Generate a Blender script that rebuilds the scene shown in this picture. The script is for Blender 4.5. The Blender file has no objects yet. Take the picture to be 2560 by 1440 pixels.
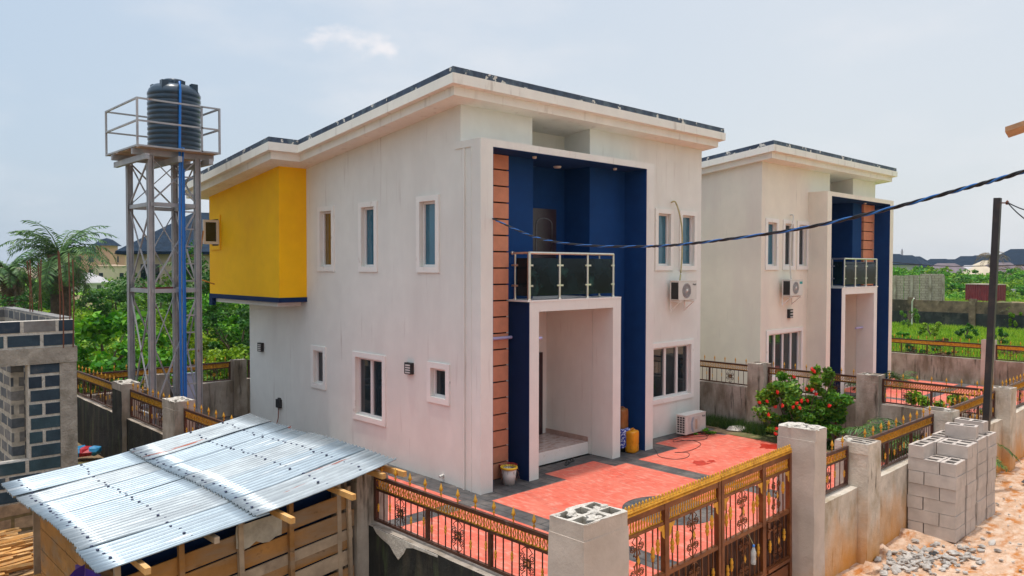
import bpy, math, random
import numpy as np
from mathutils import Vector, Matrix
from math import sin, cos, pi, radians, hypot
S = bpy.context.scene
COL = S.collection
RND = random.Random(7)
# ------------------------------------------------------------------ camera
F, YAW, PIT, ROL, H = 1932.7, radians(46.412), radians(-1.617), radians(.087), 4.7
fwd = Vector((cos(YAW)*cos(PIT), sin(YAW)*cos(PIT), sin(PIT)))
rgt = Vector((sin(YAW), -cos(YAW), 0)); upv = rgt.cross(fwd)
r2 = rgt*cos(ROL) + upv*sin(ROL); u2 = -rgt*sin(ROL) + upv*cos(ROL)
cd = bpy.data.cameras.new('camera'); cam = bpy.data.objects.new('camera', cd); COL.objects.link(cam)
cd.sensor_width = 36; cd.lens = F/2560*36; cd.clip_start = .1; cd.clip_end = 4000
cam.matrix_world = Matrix(((r2.x, u2.x, -fwd.x, 0), (r2.y, u2.y, -fwd.y, 0), (r2.z, u2.z, -fwd.z, H), (0, 0, 0, 1)))
S.camera = cam
# ------------------------------------------------------------------ light
SUN_DIR = Vector((-.10, .055, 1)).normalized()      # towards the sun: almost at the zenith
EXPO = .95
world = bpy.data.worlds.new('World'); S.world = world; world.use_nodes = True
wn, wl = world.node_tree.nodes, world.node_tree.links
bg = wn['Background']; bg.inputs[1].default_value = .15
sky = wn.new('ShaderNodeTexSky'); sky.sky_type = 'NISHITA'; sky.sun_disc = False
sky.sun_elevation = math.asin(SUN_DIR.z); sky.sun_rotation = math.atan2(SUN_DIR.x, SUN_DIR.y)
sky.air_density = 1.2; sky.dust_density = 3; sky.ozone_density = 1.5
tc = wn.new('ShaderNodeTexCoord')
def wnode(t, **k):
    n = wn.new(t)
    for a, v in k.items(): setattr(n, a, v)
    return n
sep = wnode('ShaderNodeSeparateXYZ'); wl.new(tc.outputs['Generated'], sep.inputs[0])
# humid tropical haze: whiter low down and towards the right (+X)
hz = wnode('ShaderNodeMapRange'); hz.inputs[1].default_value = 0; hz.inputs[2].default_value = .75; hz.inputs[3].default_value = .92; hz.inputs[4].default_value = .80
wl.new(sep.outputs[2], hz.inputs[0])
hcol = wnode('ShaderNodeMix', data_type='RGBA'); hcol.inputs[6].default_value = (1.72, 2.08, 2.50, 1); hcol.inputs[7].default_value = (2.42, 2.55, 2.68, 1)
dt = wnode('ShaderNodeVectorMath', operation='DOT_PRODUCT'); dt.inputs[1].default_value = (rgt.x, rgt.y, .0); wl.new(tc.outputs['Generated'], dt.inputs[0])
hm = wnode('ShaderNodeMapRange'); hm.inputs[1].default_value = -.6; hm.inputs[2].default_value = .35; wl.new(dt.outputs['Value'], hm.inputs[0]); wl.new(hm.outputs[0], hcol.inputs[0])
mx = wnode('ShaderNodeMix', data_type='RGBA'); wl.new(hz.outputs[0], mx.inputs[0]); wl.new(sky.outputs[0], mx.inputs[6]); wl.new(hcol.outputs[2], mx.inputs[7])
mp = wnode('ShaderNodeMapping'); mp.inputs['Scale'].default_value = (1, 1, 2.6); wl.new(tc.outputs['Generated'], mp.inputs[0])
cn = wnode('ShaderNodeTexNoise'); cn.inputs['Scale'].default_value = 3.1; cn.inputs['Detail'].default_value = 9; cn.inputs['Roughness'].default_value = .52; wl.new(mp.outputs[0], cn.inputs[0])
cr = wnode('ShaderNodeMapRange', interpolation_type='SMOOTHSTEP'); cr.inputs[1].default_value = .44; cr.inputs[2].default_value = .74; cr.inputs[4].default_value = .6; wl.new(cn.outputs[0], cr.inputs[0])
cm = wnode('ShaderNodeMix', data_type='RGBA'); cm.inputs[7].default_value = (3.0, 3.0, 3.1, 1)
wl.new(cr.outputs[0], cm.inputs[0]); wl.new(mx.outputs[2], cm.inputs[6])
# small cumulus puffs over the roof of the main house
cen = (fwd*1932.7 + rgt*-390 + upv*620).normalized()
d2 = wnode('ShaderNodeVectorMath', operation='DISTANCE'); d2.inputs[1].default_value = cen
sc2 = wnode('ShaderNodeVectorMath', operation='SUBTRACT'); sc2.inputs[1].default_value = cen; wl.new(tc.outputs['Generated'], sc2.inputs[0])
sc3 = wnode('ShaderNodeVectorMath', operation='MULTIPLY'); sc3.inputs[1].default_value = (1, 1, 5.5); wl.new(sc2.outputs[0], sc3.inputs[0])
ln = wnode('ShaderNodeVectorMath', operation='LENGTH'); wl.new(sc3.outputs[0], ln.inputs[0])
pm = wnode('ShaderNodeMapRange'); pm.inputs[1].default_value = .0; pm.inputs[2].default_value = .25; pm.inputs[3].default_value = .17; pm.inputs[4].default_value = -.22; wl.new(ln.outputs['Value'], pm.inputs[0])
n2 = wnode('ShaderNodeTexNoise'); n2.inputs['Scale'].default_value = 13; n2.inputs['Detail'].default_value = 8; n2.inputs['Roughness'].default_value = .55
mp2 = wnode('ShaderNodeMapping'); mp2.inputs['Scale'].default_value = (1, 1, 1.8); wl.new(tc.outputs['Generated'], mp2.inputs[0]); wl.new(mp2.outputs[0], n2.inputs[0])
ad = wnode('ShaderNodeMath', operation='ADD'); wl.new(pm.outputs[0], ad.inputs[0]); wl.new(n2.outputs[0], ad.inputs[1])
ar = wnode('ShaderNodeMapRange', interpolation_type='SMOOTHSTEP'); ar.inputs[1].default_value = .54; ar.inputs[2].default_value = .78; ar.inputs[4].default_value = .75; wl.new(ad.outputs[0], ar.inputs[0])
cm2 = wnode('ShaderNodeMix', data_type='RGBA'); cm2.inputs[7].default_value = (3.5, 3.3, 3.3, 1); wl.new(ar.outputs[0], cm2.inputs[0]); wl.new(cm.outputs[2], cm2.inputs[6])
# bright hazy glare round the overhead sun, above the picture
zg = wnode('ShaderNodeMapRange', interpolation_type='SMOOTHSTEP'); zg.inputs[1].default_value = .50; zg.inputs[2].default_value = .98; zg.inputs[3].default_value = 1; zg.inputs[4].default_value = 2.0; wl.new(sep.outputs[2], zg.inputs[0])
zm_ = wnode('ShaderNodeVectorMath', operation='SCALE'); wl.new(cm2.outputs[2], zm_.inputs[0]); wl.new(zg.outputs[0], zm_.inputs['Scale'])
wl.new(zm_.outputs[0], bg.inputs[0])
sd = bpy.data.lights.new('sun', 'SUN'); sd.energy = 1.35; sd.angle = radians(2); sd.color = (1, .955, .88)
sun = bpy.data.objects.new('sun', sd); COL.objects.link(sun); sun.rotation_euler = SUN_DIR.to_track_quat('Z', 'Y').to_euler(); sun.location = (0, 0, 30)
S.view_settings.view_transform = 'Standard'; S.view_settings.look = 'None'; S.view_settings.gamma = 1; S.view_settings.exposure = EXPO
try: S.cycles.max_bounces = 8; S.cycles.transparent_max_bounces = 12
except Exception: pass

# ------------------------------------------------------------------ helpers
def at(px, d):                                   # ground position seen at picture column px, d metres ahead
    lat = (px-1280)/F*d
    return (cos(YAW)*d + sin(YAW)*lat, sin(YAW)*d - cos(YAW)*lat)
def zat(py, d): return H + (666-py)/F*d
class MB:
    def __init__(s): s.v = []; s.f = []; s.m = []; s.sm = []
    def add(s, vs, fs, mi=0, smooth=False):
        b = len(s.v); s.v += [tuple(p) for p in vs]
        for f in fs: s.f.append(tuple(b+i for i in f)); s.m.append(mi); s.sm.append(smooth)
        return s
    def box(s, x0, x1, y0, y1, z0, z1, mi=0, fm=None):
        x0, x1 = min(x0, x1), max(x0, x1); y0, y1 = min(y0, y1), max(y0, y1); z0, z1 = min(z0, z1), max(z0, z1)
        vs = [(x0, y0, z0), (x1, y0, z0), (x1, y1, z0), (x0, y1, z0), (x0, y0, z1), (x1, y0, z1), (x1, y1, z1), (x0, y1, z1)]
        fs = [(0, 3, 2, 1), (4, 5, 6, 7), (0, 1, 5, 4), (1, 2, 6, 5), (2, 3, 7, 6), (3, 0, 4, 7)]   # bottom top -Y +X +Y -X
        b = len(s.v); s.v += vs
        for i, f in enumerate(fs):
            s.f.append(tuple(b+k for k in f)); s.m.append(fm[i] if fm else mi); s.sm.append(False)
        return s
    def sbox(s, x0, x1, y0, y1, zb, zt, k, yr, mi=0):      # box whose z falls by k per metre of Y beyond yr
        vs = []
        for z in (zb, zt):
            for x, y in ((x0, y0), (x1, y0), (x1, y1), (x0, y1)): vs.append((x, y, z-k*(y-yr)))
        return s.add(vs, [(0, 3, 2, 1), (4, 5, 6, 7), (0, 1, 5, 4), (1, 2, 6, 5), (2, 3, 7, 6), (3, 0, 4, 7)], mi)
    def beam(s, a, b, w, h=None, mi=0, up=(0, 0, 1)):      # square bar from a to b
        a, b = Vector(a), Vector(b); h = h or w; t = (b-a).normalized(); u = Vector(up)
        if abs(t.dot(u)) > .99: u = Vector((1, 0, 0))
        p = t.cross(u).normalized(); q = p.cross(t).normalized(); vs = []
        for c in (a, b):
            for i, j in ((-1, -1), (1, -1), (1, 1), (-1, 1)): vs.append(c + p*w/2*i + q*h/2*j)
        return s.add(vs, [(3, 2, 1, 0), (4, 5, 6, 7), (0, 1, 5, 4), (1, 2, 6, 5), (2, 3, 7, 6), (3, 0, 4, 7)], mi)
    def tube(s, pts, r, n=8, mi=0, caps=True):
        P = [Vector(p) for p in pts]; R = r if isinstance(r, (list, tuple)) else [r]*len(P); rings = []
        for i, p in enumerate(P):
            t = (P[min(i+1, len(P)-1)] - P[max(i-1, 0)]).normalized()
            u = Vector((0, 0, 1)) if abs(t.z) < .95 else Vector((1, 0, 0))
            a = t.cross(u).normalized(); b = a.cross(t).normalized()
            rings.append([p + (a*cos(2*pi*k/n) + b*sin(2*pi*k/n))*R[i] for k in range(n)])
        vs = [v for rr in rings for v in rr]; fs = []
        for i in range(len(P)-1):
            for k in range(n): fs.append((i*n+k, i*n+(k+1) % n, (i+1)*n+(k+1) % n, (i+1)*n+k))
        s.add(vs, fs, mi, True)
        if caps: s.add(rings[0], [tuple(range(n))], mi); s.add(rings[-1], [tuple(range(n-1, -1, -1))], mi)
        return s
    def lathe(s, c, prof, n=20, mi=0, smooth=True, axis='z'):      # prof: (radius, height)
        vs = []; m = len(prof)
        for r, z in prof:
            for k in range(n):
                x, y = r*cos(2*pi*k/n), r*sin(2*pi*k/n)
                vs.append((c[0]+x, c[1]+y, c[2]+z) if axis == 'z' else ((c[0]+x, c[1]+z, c[2]+y) if axis == 'y' else (c[0]+z, c[1]+x, c[2]+y)))
        fs = [(i*n+k, i*n+(k+1) % n, (i+1)*n+(k+1) % n, (i+1)*n+k) for i in range(m-1) for k in range(n)]
        return s.add(vs, fs, mi, smooth)
    def hollow(s, x0, x1, y0, y1, z0, z1, nx=2, ny=1, t=.04, dep=.12, mi=0, mh=0, jit=0, rr=None, mt=None):   # block with nx x ny holes in the top
        j = (lambda: (rr or RND).uniform(-jit, jit)) if jit else (lambda: 0)
        xs = [x0]; w = (x1-x0-t*(nx+1))/nx
        for i in range(nx): xs += [x0+t+i*(w+t), x0+t+i*(w+t)+w]
        xs.append(x1); ys = [y0]; l = (y1-y0-t*(ny+1))/ny
        for i in range(ny): ys += [y0+t+i*(l+t), y0+t+i*(l+t)+l]
        ys.append(y1)
        nX, nY = len(xs), len(ys); vs = []
        for yy in ys:
            for xx in xs: vs.append((xx+j(), yy+j(), z1+j()*.7))
        fs = []
        for b in range(nY-1):
            for a in range(nX-1):
                if a % 2 == 1 and b % 2 == 1:
                    q = [b*nX+a, b*nX+a+1, (b+1)*nX+a+1, (b+1)*nX+a]; c = [vs[k] for k in q]
                    lo = [(p[0], p[1], z1-dep) for p in c]
                    s.add(c+lo, [(0, 4, 5, 1), (1, 5, 6, 2), (2, 6, 7, 3), (3, 7, 4, 0), (4, 7, 6, 5)], mh)
                else: fs.append((b*nX+a, b*nX+a+1, (b+1)*nX+a+1, (b+1)*nX+a))
        s.add(vs, fs, mi if mt is None else mt)
        c = [vs[0], vs[nX-1], vs[nX*nY-1], vs[nX*(nY-1)]]
        for a, b in ((0, 1), (1, 2), (2, 3), (3, 0)):
            A, B = c[a], c[b]
            s.add([(A[0], A[1], z0), (B[0], B[1], z0), B, A], [(0, 1, 2, 3)], mi)
        return s.add([(p[0], p[1], z0) for p in c], [(0, 3, 2, 1)], mi)
    def build(s, name, mats, parent=None, off=None):
        o = off if off is not None else (OFF.get(parent.name, Vector((0, 0, 0))) if parent else Vector((0, 0, 0)))
        me = bpy.data.meshes.new(name)
        V = np.array(s.v, dtype=np.float32).reshape(-1, 3) - np.array(o, dtype=np.float32)
        me.vertices.add(len(V)); me.vertices.foreach_set('co', V.ravel())
        lens = np.array([len(f) for f in s.f]); st = np.concatenate(([0], np.cumsum(lens)[:-1]))
        me.loops.add(int(lens.sum())); me.loops.foreach_set('vertex_index', np.concatenate([np.array(f) for f in s.f]).astype(np.int32))
        me.polygons.add(len(lens)); me.polygons.foreach_set('loop_start', st.astype(np.int32))
        me.polygons.foreach_set('material_index', np.array(s.m, dtype=np.int32)); me.polygons.foreach_set('use_smooth', np.array(s.sm, dtype=bool))
        me.update(calc_edges=True)
        for m in (mats if isinstance(mats, (list, tuple)) else [mats]): me.materials.append(m)
        ob = bpy.data.objects.new(name, me); COL.objects.link(ob)
        if parent: ob.parent = parent; OFF[ob.name] = o
        elif off is not None: ob.location = off; OFF[ob.name] = Vector(off)
        else: OFF[ob.name] = Vector((0, 0, 0))
        return ob
OFF = {}
def qmesh(name, V, mats, k=4, parent=None, mi=None, off=(0, 0, 0)):       # V: (n*k,3) array, every k vertices one face
    V = np.asarray(V, dtype=np.float32).reshape(-1, 3) - np.array(off, dtype=np.float32); n = len(V)//k
    me = bpy.data.meshes.new(name); me.vertices.add(n*k); me.vertices.foreach_set('co', V[:n*k].ravel())
    me.loops.add(n*k); me.loops.foreach_set('vertex_index', np.arange(n*k, dtype=np.int32))
    me.polygons.add(n); me.polygons.foreach_set('loop_start', np.arange(0, n*k, k, dtype=np.int32))
    if mi is not None: me.polygons.foreach_set('material_index', np.asarray(mi, dtype=np.int32))
    me.update(calc_edges=True)
    for m in (mats if isinstance(mats, (list, tuple)) else [mats]): me.materials.append(m)
    ob = bpy.data.objects.new(name, me); COL.objects.link(ob)
    if parent: ob.parent = parent
    else: ob.location = off
    OFF[ob.name] = Vector(off); return ob
def tag(o, label=None, cat=None, group=None, kind=None):
    if label: o['label'] = label
    if cat: o['category'] = cat
    if group: o['group'] = group
    if kind: o['kind'] = kind
    return o
def thing(name, label, cat, loc=(0, 0, 0), group=None):
    o = bpy.data.objects.new(name, None); COL.objects.link(o); o.location = loc; o.empty_display_size = .2
    OFF[o.name] = Vector(loc); return tag(o, label, cat, group)
def copy_tree(o, loc=None, label=None, parent=None, rotz=None):
    c = o.copy(); COL.objects.link(c)
    if parent: c.parent = parent
    if loc is not None: c.location = loc
    if rotz is not None: c.rotation_euler = (0, 0, rotz)
    if label: c['label'] = label
    for ch in list(o.children): copy_tree(ch, parent=c)
    return c
# ------------------------------------------------------------------ materials
def mat(name, col, rough=.85, metal=0., var=.12, scale=6., c2=None, c2scale=1.5, c2lo=.5, c2hi=.62, c2stretch=(1, 1, 1), bump=.15, bscale=60., bdist=.01,
        c3=None, c3scale=8., c3lo=.6, c3hi=.66, c3stretch=(1, 1, 1), island=0., spec=.4, zcol=None, alpha=1., coat=0., joints=None):
    m = bpy.data.materials.new(name); m.use_nodes = True; N, L = m.node_tree.nodes, m.node_tree.links
    b = N['Principled BSDF']; b.inputs['Roughness'].default_value = rough; b.inputs['Metallic'].default_value = metal
    b.inputs['Specular IOR Level'].default_value = spec; b.inputs['Coat Weight'].default_value = coat; b.inputs['Alpha'].default_value = alpha
    g = N.new('ShaderNodeNewGeometry'); pos = g.outputs['Position']
    def noise(sc, st=(1, 1, 1), det=5):
        mp = N.new('ShaderNodeMapping'); mp.inputs['Scale'].default_value = st; L.new(pos, mp.inputs[0])
        n = N.new('ShaderNodeTexNoise'); n.inputs['Scale'].default_value = sc; n.inputs['Detail'].default_value = det; n.inputs['Roughness'].default_value = .6; L.new(mp.outputs[0], n.inputs[0]); return n.outputs[0]
    def rng(s, a, b_, lo=0., hi=1.):
        r = N.new('ShaderNodeMapRange'); r.inputs[1].default_value = a; r.inputs[2].default_value = b_; r.inputs[3].default_value = lo; r.inputs[4].default_value = hi; L.new(s, r.inputs[0]); return r.outputs[0]
    def mix(fac, a, bcol):
        x = N.new('ShaderNodeMix'); x.data_type = 'RGBA'; L.new(fac, x.inputs[0])
        if hasattr(a, 'links'): L.new(a, x.inputs[6])
        else: x.inputs[6].default_value = (*a, 1)
        if hasattr(bcol, 'links'): L.new(bcol, x.inputs[7])
        else: x.inputs[7].default_value = (*bcol, 1)
        return x.outputs[2]
    dark = tuple(c*(1-var) for c in col); lite = tuple(min(1, c*(1+var)) for c in col)
    out = mix(rng(noise(scale), .3, .7), dark, lite)
    if c2: out = mix(rng(noise(c2scale, c2stretch), c2lo, c2hi), out, c2)
    if c3: out = mix(rng(noise(c3scale, c3stretch), c3lo, c3hi), out, c3)
    if zcol:            # a splash zone of its own colour near the foot, with a ragged upper edge
        colz, z0, z1 = zcol; sp = N.new('ShaderNodeSeparateXYZ'); L.new(pos, sp.inputs[0])
        a = N.new('ShaderNodeMath'); a.operation = 'MULTIPLY_ADD'; L.new(noise(2.2, (1, 1, .6)), a.inputs[0]); a.inputs[1].default_value = -1.6*(z1-z0); L.new(sp.outputs[2], a.inputs[2])
        out = mix(rng(a.outputs[0], z0-.8*(z1-z0), z1-.8*(z1-z0), .85, 0.), out, colz)
    if joints:          # paver joints: (width, height, line, colour, strength)
        sx = N.new('ShaderNodeSeparateXYZ'); L.new(pos, sx.inputs[0]); cx = N.new('ShaderNodeCombineXYZ'); L.new(sx.outputs[1], cx.inputs[0]); L.new(sx.outputs[0], cx.inputs[1])
        bt_ = N.new('ShaderNodeTexBrick'); L.new(cx.outputs[0], bt_.inputs[0]); bt_.inputs['Scale'].default_value = 1; bt_.inputs['Brick Width'].default_value = joints[0]; bt_.inputs['Row Height'].default_value = joints[1]; bt_.inputs['Mortar Size'].default_value = joints[2]; bt_.inputs['Mortar Smooth'].default_value = .4
        mj = N.new('ShaderNodeMath'); mj.operation = 'MULTIPLY'; L.new(bt_.outputs['Fac'], mj.inputs[0]); L.new(rng(noise(2.5), .35, .6, .15, joints[4]), mj.inputs[1]); out = mix(mj.outputs[0], out, joints[3])
    if island:
        h = N.new('ShaderNodeHueSaturation'); L.new(out, h.inputs['Color'])
        L.new(rng(g.outputs['Random Per Island'], 0, 1, 1-island, 1+island), h.inputs['Value'])
        a = N.new('ShaderNodeMath'); a.operation = 'MULTIPLY_ADD'; L.new(g.outputs['Random Per Island'], a.inputs[0]); a.inputs[1].default_value = -.05; a.inputs[2].default_value = .525; L.new(a.outputs[0], h.inputs['Hue'])
        out = h.outputs[0]
    L.new(out, b.inputs['Base Color'])
    if bump:
        bp = N.new('ShaderNodeBump'); bp.inputs['Strength'].default_value = bump; bp.inputs['Distance'].default_value = bdist; L.new(noise(bscale), bp.inputs['Height']); L.new(bp.outputs[0], b.inputs['Normal'])
    return m
def leafmat(name, col, c2=None, rough=.55, trans=.3, island=.45):
    m = mat(name, col, rough, var=.25, scale=.9, c2=c2, c2scale=.8, c2lo=.45, c2hi=.65, bump=0, island=island, spec=.35)
    N, L = m.node_tree.nodes, m.node_tree.links; b = N['Principled BSDF']; out = N['Material Output']
    t = N.new('ShaderNodeBsdfTranslucent'); src = b.inputs['Base Color'].links[0].from_socket; L.new(src, t.inputs[0])
    x = N.new('ShaderNodeMixShader'); x.inputs[0].default_value = trans; L.new(b.outputs[0], x.inputs[1]); L.new(t.outputs[0], x.inputs[2]); L.new(x.outputs[0], out.inputs[0]); return m
M = {}
M['white'] = mat('white_plaster', (.73, .725, .665), .85, var=.04, scale=2.2, c2=(.66, .645, .59), c2scale=.8, c2lo=.46, c2hi=.72, c2stretch=(1, 1, .35), c3=(.55, .51, .46), c3scale=5, c3lo=.62, c3hi=.80, c3stretch=(1.5, 1.5, .12), bump=.35, bscale=45, bdist=.006)
M['cream'] = mat('cream_plaster', (.76, .715, .60), .85, var=.04, scale=2.2, c2=(.70, .64, .55), c2scale=.8, c2lo=.5, c2hi=.7, c2stretch=(1, 1, .3), c3=(.52, .48, .42), c3scale=5, c3lo=.64, c3hi=.78, c3stretch=(1.5, 1.5, .1), bump=.3, bscale=45, bdist=.006)
M['trim'] = mat('trim_plaster', (.77, .755, .70), .8, var=.04, scale=3, c2=(.50, .42, .33), c2scale=4, c2lo=.62, c2hi=.8, bump=.2, bscale=40, bdist=.005)
M['fascia'] = mat('fascia_paint', (.78, .765, .69), .8, var=.05, scale=2, c2=(.58, .54, .47), c2scale=3, c2lo=.58, c2hi=.75, c2stretch=(1.6, 1.6, .25), bump=.2, bdist=.006)
M['cap'] = mat('roof_cap_felt', (.035, .055, .09), .55, var=.5, scale=5, c2=(.10, .14, .17), c2scale=3, c2lo=.5, c2hi=.65, c3=(.58, .56, .50), c3scale=4.2, c3lo=.605, c3hi=.615, bump=.4, bscale=12, bdist=.02)
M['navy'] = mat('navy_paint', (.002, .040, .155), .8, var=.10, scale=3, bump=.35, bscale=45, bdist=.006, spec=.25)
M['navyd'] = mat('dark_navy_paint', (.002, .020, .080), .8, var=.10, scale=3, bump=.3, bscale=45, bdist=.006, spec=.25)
M['yellow'] = mat('yellow_paint', (.90, .50, .004), .75, var=.04, scale=2.5, bump=.4, bscale=45, bdist=.006, c2=(.84, .43, .006), c2scale=.7, c2lo=.5, c2hi=.7, spec=.25)
M['terra'] = mat('terracotta_cladding', (.60, .25, .14), .85, var=.10, scale=5, bump=.4, bscale=40, bdist=.008)
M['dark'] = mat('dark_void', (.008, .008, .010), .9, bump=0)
M['glass_up'] = mat('blue_window_glass', (.012, .10, .15), .04, .0, var=.15, scale=.9, bump=0, spec=1.)
M['glass_lo'] = mat('dark_window_glass', (.006, .016, .022), .04, .0, var=.4, scale=1.2, bump=0, spec=.75)
M['glass_br'] = mat('bronze_window_glass', (.16, .085, .01), .05, .0, var=.2, scale=1.2, bump=0, spec=.7)
M['tint'] = mat('tinted_balcony_glass', (.004, .014, .018), .06, 0, var=.6, scale=1.6, c2=(.02, .07, .06), c2scale=2.2, c2lo=.58, c2hi=.74, bump=.05, bscale=3, bdist=.03, spec=.18, alpha=.985)
M['pvc'] = mat('white_window_frame', (.70, .68, .65), .4, var=.03, bump=0)
M['steel'] = mat('brushed_steel', (.72, .68, .60), .28, .9, var=.08, scale=12, bump=0)
M['door'] = mat('dark_door', (.035, .018, .022), .3, var=.3, scale=3, bump=.1, spec=.6)
M['tile'] = mat('marble_tile', (.55, .46, .42), .25, var=.08, scale=3, c2=(.42, .31, .27), c2scale=3.5, c2lo=.52, c2hi=.56, c2stretch=(1, 3, 1), bump=0)
M['tileb'] = mat('brown_marble', (.42, .29, .24), .3, var=.2, scale=6, bump=0)
M['pave'] = mat('dark_stamped_paving', (.075, .070, .068), .7, var=.35, scale=3, c2=(.17, .145, .125), c2scale=1.2, c2lo=.48, c2hi=.68, c3=(.03, .055, .08), c3scale=2.0, c3lo=.62, c3hi=.72, bump=.5, bscale=9, bdist=.02, joints=(.5, .25, .02, (.03, .03, .03), .9))
M['red'] = mat('red_paving_paint', (.62, .095, .055), .6, var=.22, scale=7, c2=(.66, .19, .125), c2scale=.9, c2lo=.30, c2hi=.78, c2stretch=(1, 1.6, 1), c3=(.68, .33, .25), c3scale=6.5, c3lo=.50, c3hi=.80, c3stretch=(1.5, .6, 1), bump=.4, bscale=14, bdist=.01, joints=(.6, .3, .014, (.36, .045, .03), .3))
M['reddk'] = mat('damp_red_paint', (.45, .03, .015), .35, var=.2, scale=5, bump=0)
M['conc'] = mat('grey_render', (.40, .34, .28), .9, var=.2, scale=3, c2=(.20, .155, .11), c2scale=1.6, c2lo=.42, c2hi=.64, c2stretch=(1.3, 1.3, .5), c3=(.06, .05, .035), c3scale=4, c3lo=.56, c3hi=.70, c3stretch=(2, 2, .22), bump=.7, bscale=22, bdist=.012)
M['concf'] = mat('front_wall_render', (.56, .49, .40), .9, var=.18, scale=3.5, c2=(.34, .27, .18), c2scale=2.6, c2lo=.48, c2hi=.72, c2stretch=(1.1, 1.1, .7), c3=(.07, .055, .035), c3scale=7, c3lo=.62, c3hi=.74, c3stretch=(1.9, 1.9, .22), zcol=((.60, .24, .012), .0, .95), bump=.8, bscale=22, bdist=.014)
M['gatep'] = mat('gate_pillar_render', (.50, .42, .355), .9, var=.10, scale=2, c2=(.40, .33, .27), c2scale=1.2, c2lo=.5, c2hi=.7, zcol=((.48, .24, .05), .0, .45), bump=.45, bscale=26, bdist=.010)
M['mould'] = mat('mould_blackened_render', (.018, .018, .015), .95, var=.5, scale=4, c2=(.085, .07, .045), c2scale=2.2, c2lo=.52, c2hi=.78, c2stretch=(1.5, 1.5, .35), c3=(.055, .075, .03), c3scale=3, c3lo=.55, c3hi=.7, c3stretch=(2, 2, .3), bump=.7, bscale=18, bdist=.015)
M['conctop'] = mat('broken_concrete', (.56, .51, .44), .95, var=.2, scale=14, c2=(.40, .36, .30), c2scale=9, c2lo=.55, c2hi=.68, bump=1., bscale=30, bdist=.03)
M['block'] = mat('concrete_block', (.50, .43, .375), .95, var=.10, scale=5, c2=(.42, .36, .31), c2scale=3, c2lo=.5, c2hi=.7, bump=.9, bscale=120, bdist=.006, island=.0)
M['blockin'] = mat('block_cavity_shade', (.25, .215, .185), .95, bump=.3)  # darker copy of the block colour: shade painted into the holes
M['fence'] = mat('brown_enamel_steel', (.085, .035, .022), .4, .25, var=.25, scale=8, c2=(.16, .10, .08), c2scale=6, c2lo=.6, c2hi=.75, bump=0)
M['gate'] = mat('bronze_enamel_steel', (.17, .055, .018), .35, .35, var=.3, scale=5, c2=(.26, .10, .03), c2scale=3, c2lo=.5, c2hi=.7, bump=.1)
M['gatedk'] = mat('dark_gate_sheet', (.05, .018, .012), .5, .3, var=.3, scale=6, bump=.2)
M['gold'] = mat('gold_paint', (.62, .31, .03), .45, .35, var=.25, scale=14, c2=(.42, .17, .015), c2scale=9, c2lo=.55, c2hi=.75, bump=.1)
M['galv'] = mat('galvanised_roof_sheet', (.27, .325, .36), .40, .6, var=.12, scale=4, c2=(.24, .285, .315), c2scale=2.2, c2lo=.45, c2hi=.65, c2stretch=(.25, 5, 1), c3=(.42, .45, .46), c3scale=4, c3lo=.60, c3hi=.68, c3stretch=(.2, 3, 1), bump=.1)
M['galvr'] = mat('weathered_roof_sheet', (.31, .345, .36), .42, .5, var=.16, scale=4, c2=(.21, .235, .25), c2scale=3, c2lo=.48, c2hi=.68, c2stretch=(.25, 5, 1), c3=(.22, .06, .035), c3scale=3, c3lo=.66, c3hi=.69, c3stretch=(.2, 5, 1), bump=.1)
M['nail'] = mat('roof_nail', (.02, .025, .07), .5, bump=0)
M['rust'] = mat('rusty_strip', (.26, .055, .02), .8, var=.4, scale=12, bump=.2)
M['wood'] = mat('weathered_board', (.36, .175, .045), .85, var=.32, scale=2.5, c2=(.29, .20, .12), c2scale=1.6, c2lo=.48, c2hi=.68, c2stretch=(.6, 1, 2.5), c3=(.10, .06, .03), c3scale=5, c3lo=.62, c3hi=.74, c3stretch=(1, 1, 1.8), bump=.5, bscale=18, bdist=.008, island=.12)
M['woodg'] = mat('grey_board', (.40, .30, .20), .9, var=.28, scale=3, c2=(.24, .17, .11), c2scale=2.5, c2lo=.5, c2hi=.7, bump=.5, bscale=18, bdist=.008, island=.12)
M['pine'] = mat('fresh_timber', (.58, .31, .09), .8, var=.25, scale=3, c2=(.62, .42, .20), c2scale=4, c2lo=.5, c2hi=.7, bump=.1, island=.25)
M['sacking'] = mat('grey_sacking', (.42, .37, .29), .95, var=.3, scale=5, bump=.6, bscale=12, bdist=.03)
M['purple'] = mat('purple_tarpaulin', (.055, .018, .20), .6, var=.3, scale=4, bump=.3, bscale=6, bdist=.03)
M['soil'] = mat('brown_soil', (.24, .155, .085), .95, var=.3, scale=2, c2=(.10, .12, .035), c2scale=.5, c2lo=.46, c2hi=.6, c3=(.36, .24, .13), c3scale=3, c3lo=.55, c3hi=.7, bump=.7, bscale=12, bdist=.05)
M['sand'] = mat('orange_sand', (.58, .37, .24), .95, var=.16, scale=14, c2=(.50, .19, .045), c2scale=1.9, c2lo=.50, c2hi=.62, c2stretch=(1, 1.9, 1), c3=(.68, .50, .37), c3scale=3.4, c3lo=.48, c3hi=.62, c3stretch=(1, 1.6, 1), bump=1., bscale=22, bdist=.05)
M['turf'] = mat('meadow_turf', (.15, .32, .012), .95, var=.3, scale=.8, c2=(.22, .40, .02), c2scale=.35, c2lo=.45, c2hi=.6, c3=(.11, .10, .03), c3scale=1.1, c3lo=.62, c3hi=.75, bump=.5, bscale=6, bdist=.05)
M['steelp'] = mat('grey_painted_steel', (.33, .33, .335), .5, .3, var=.14, scale=3, c2=(.42, .41, .40), c2scale=2, c2lo=.5, c2hi=.7, c3=(.26, .14, .10), c3scale=5, c3lo=.66, c3hi=.72, bump=.1)
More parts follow.
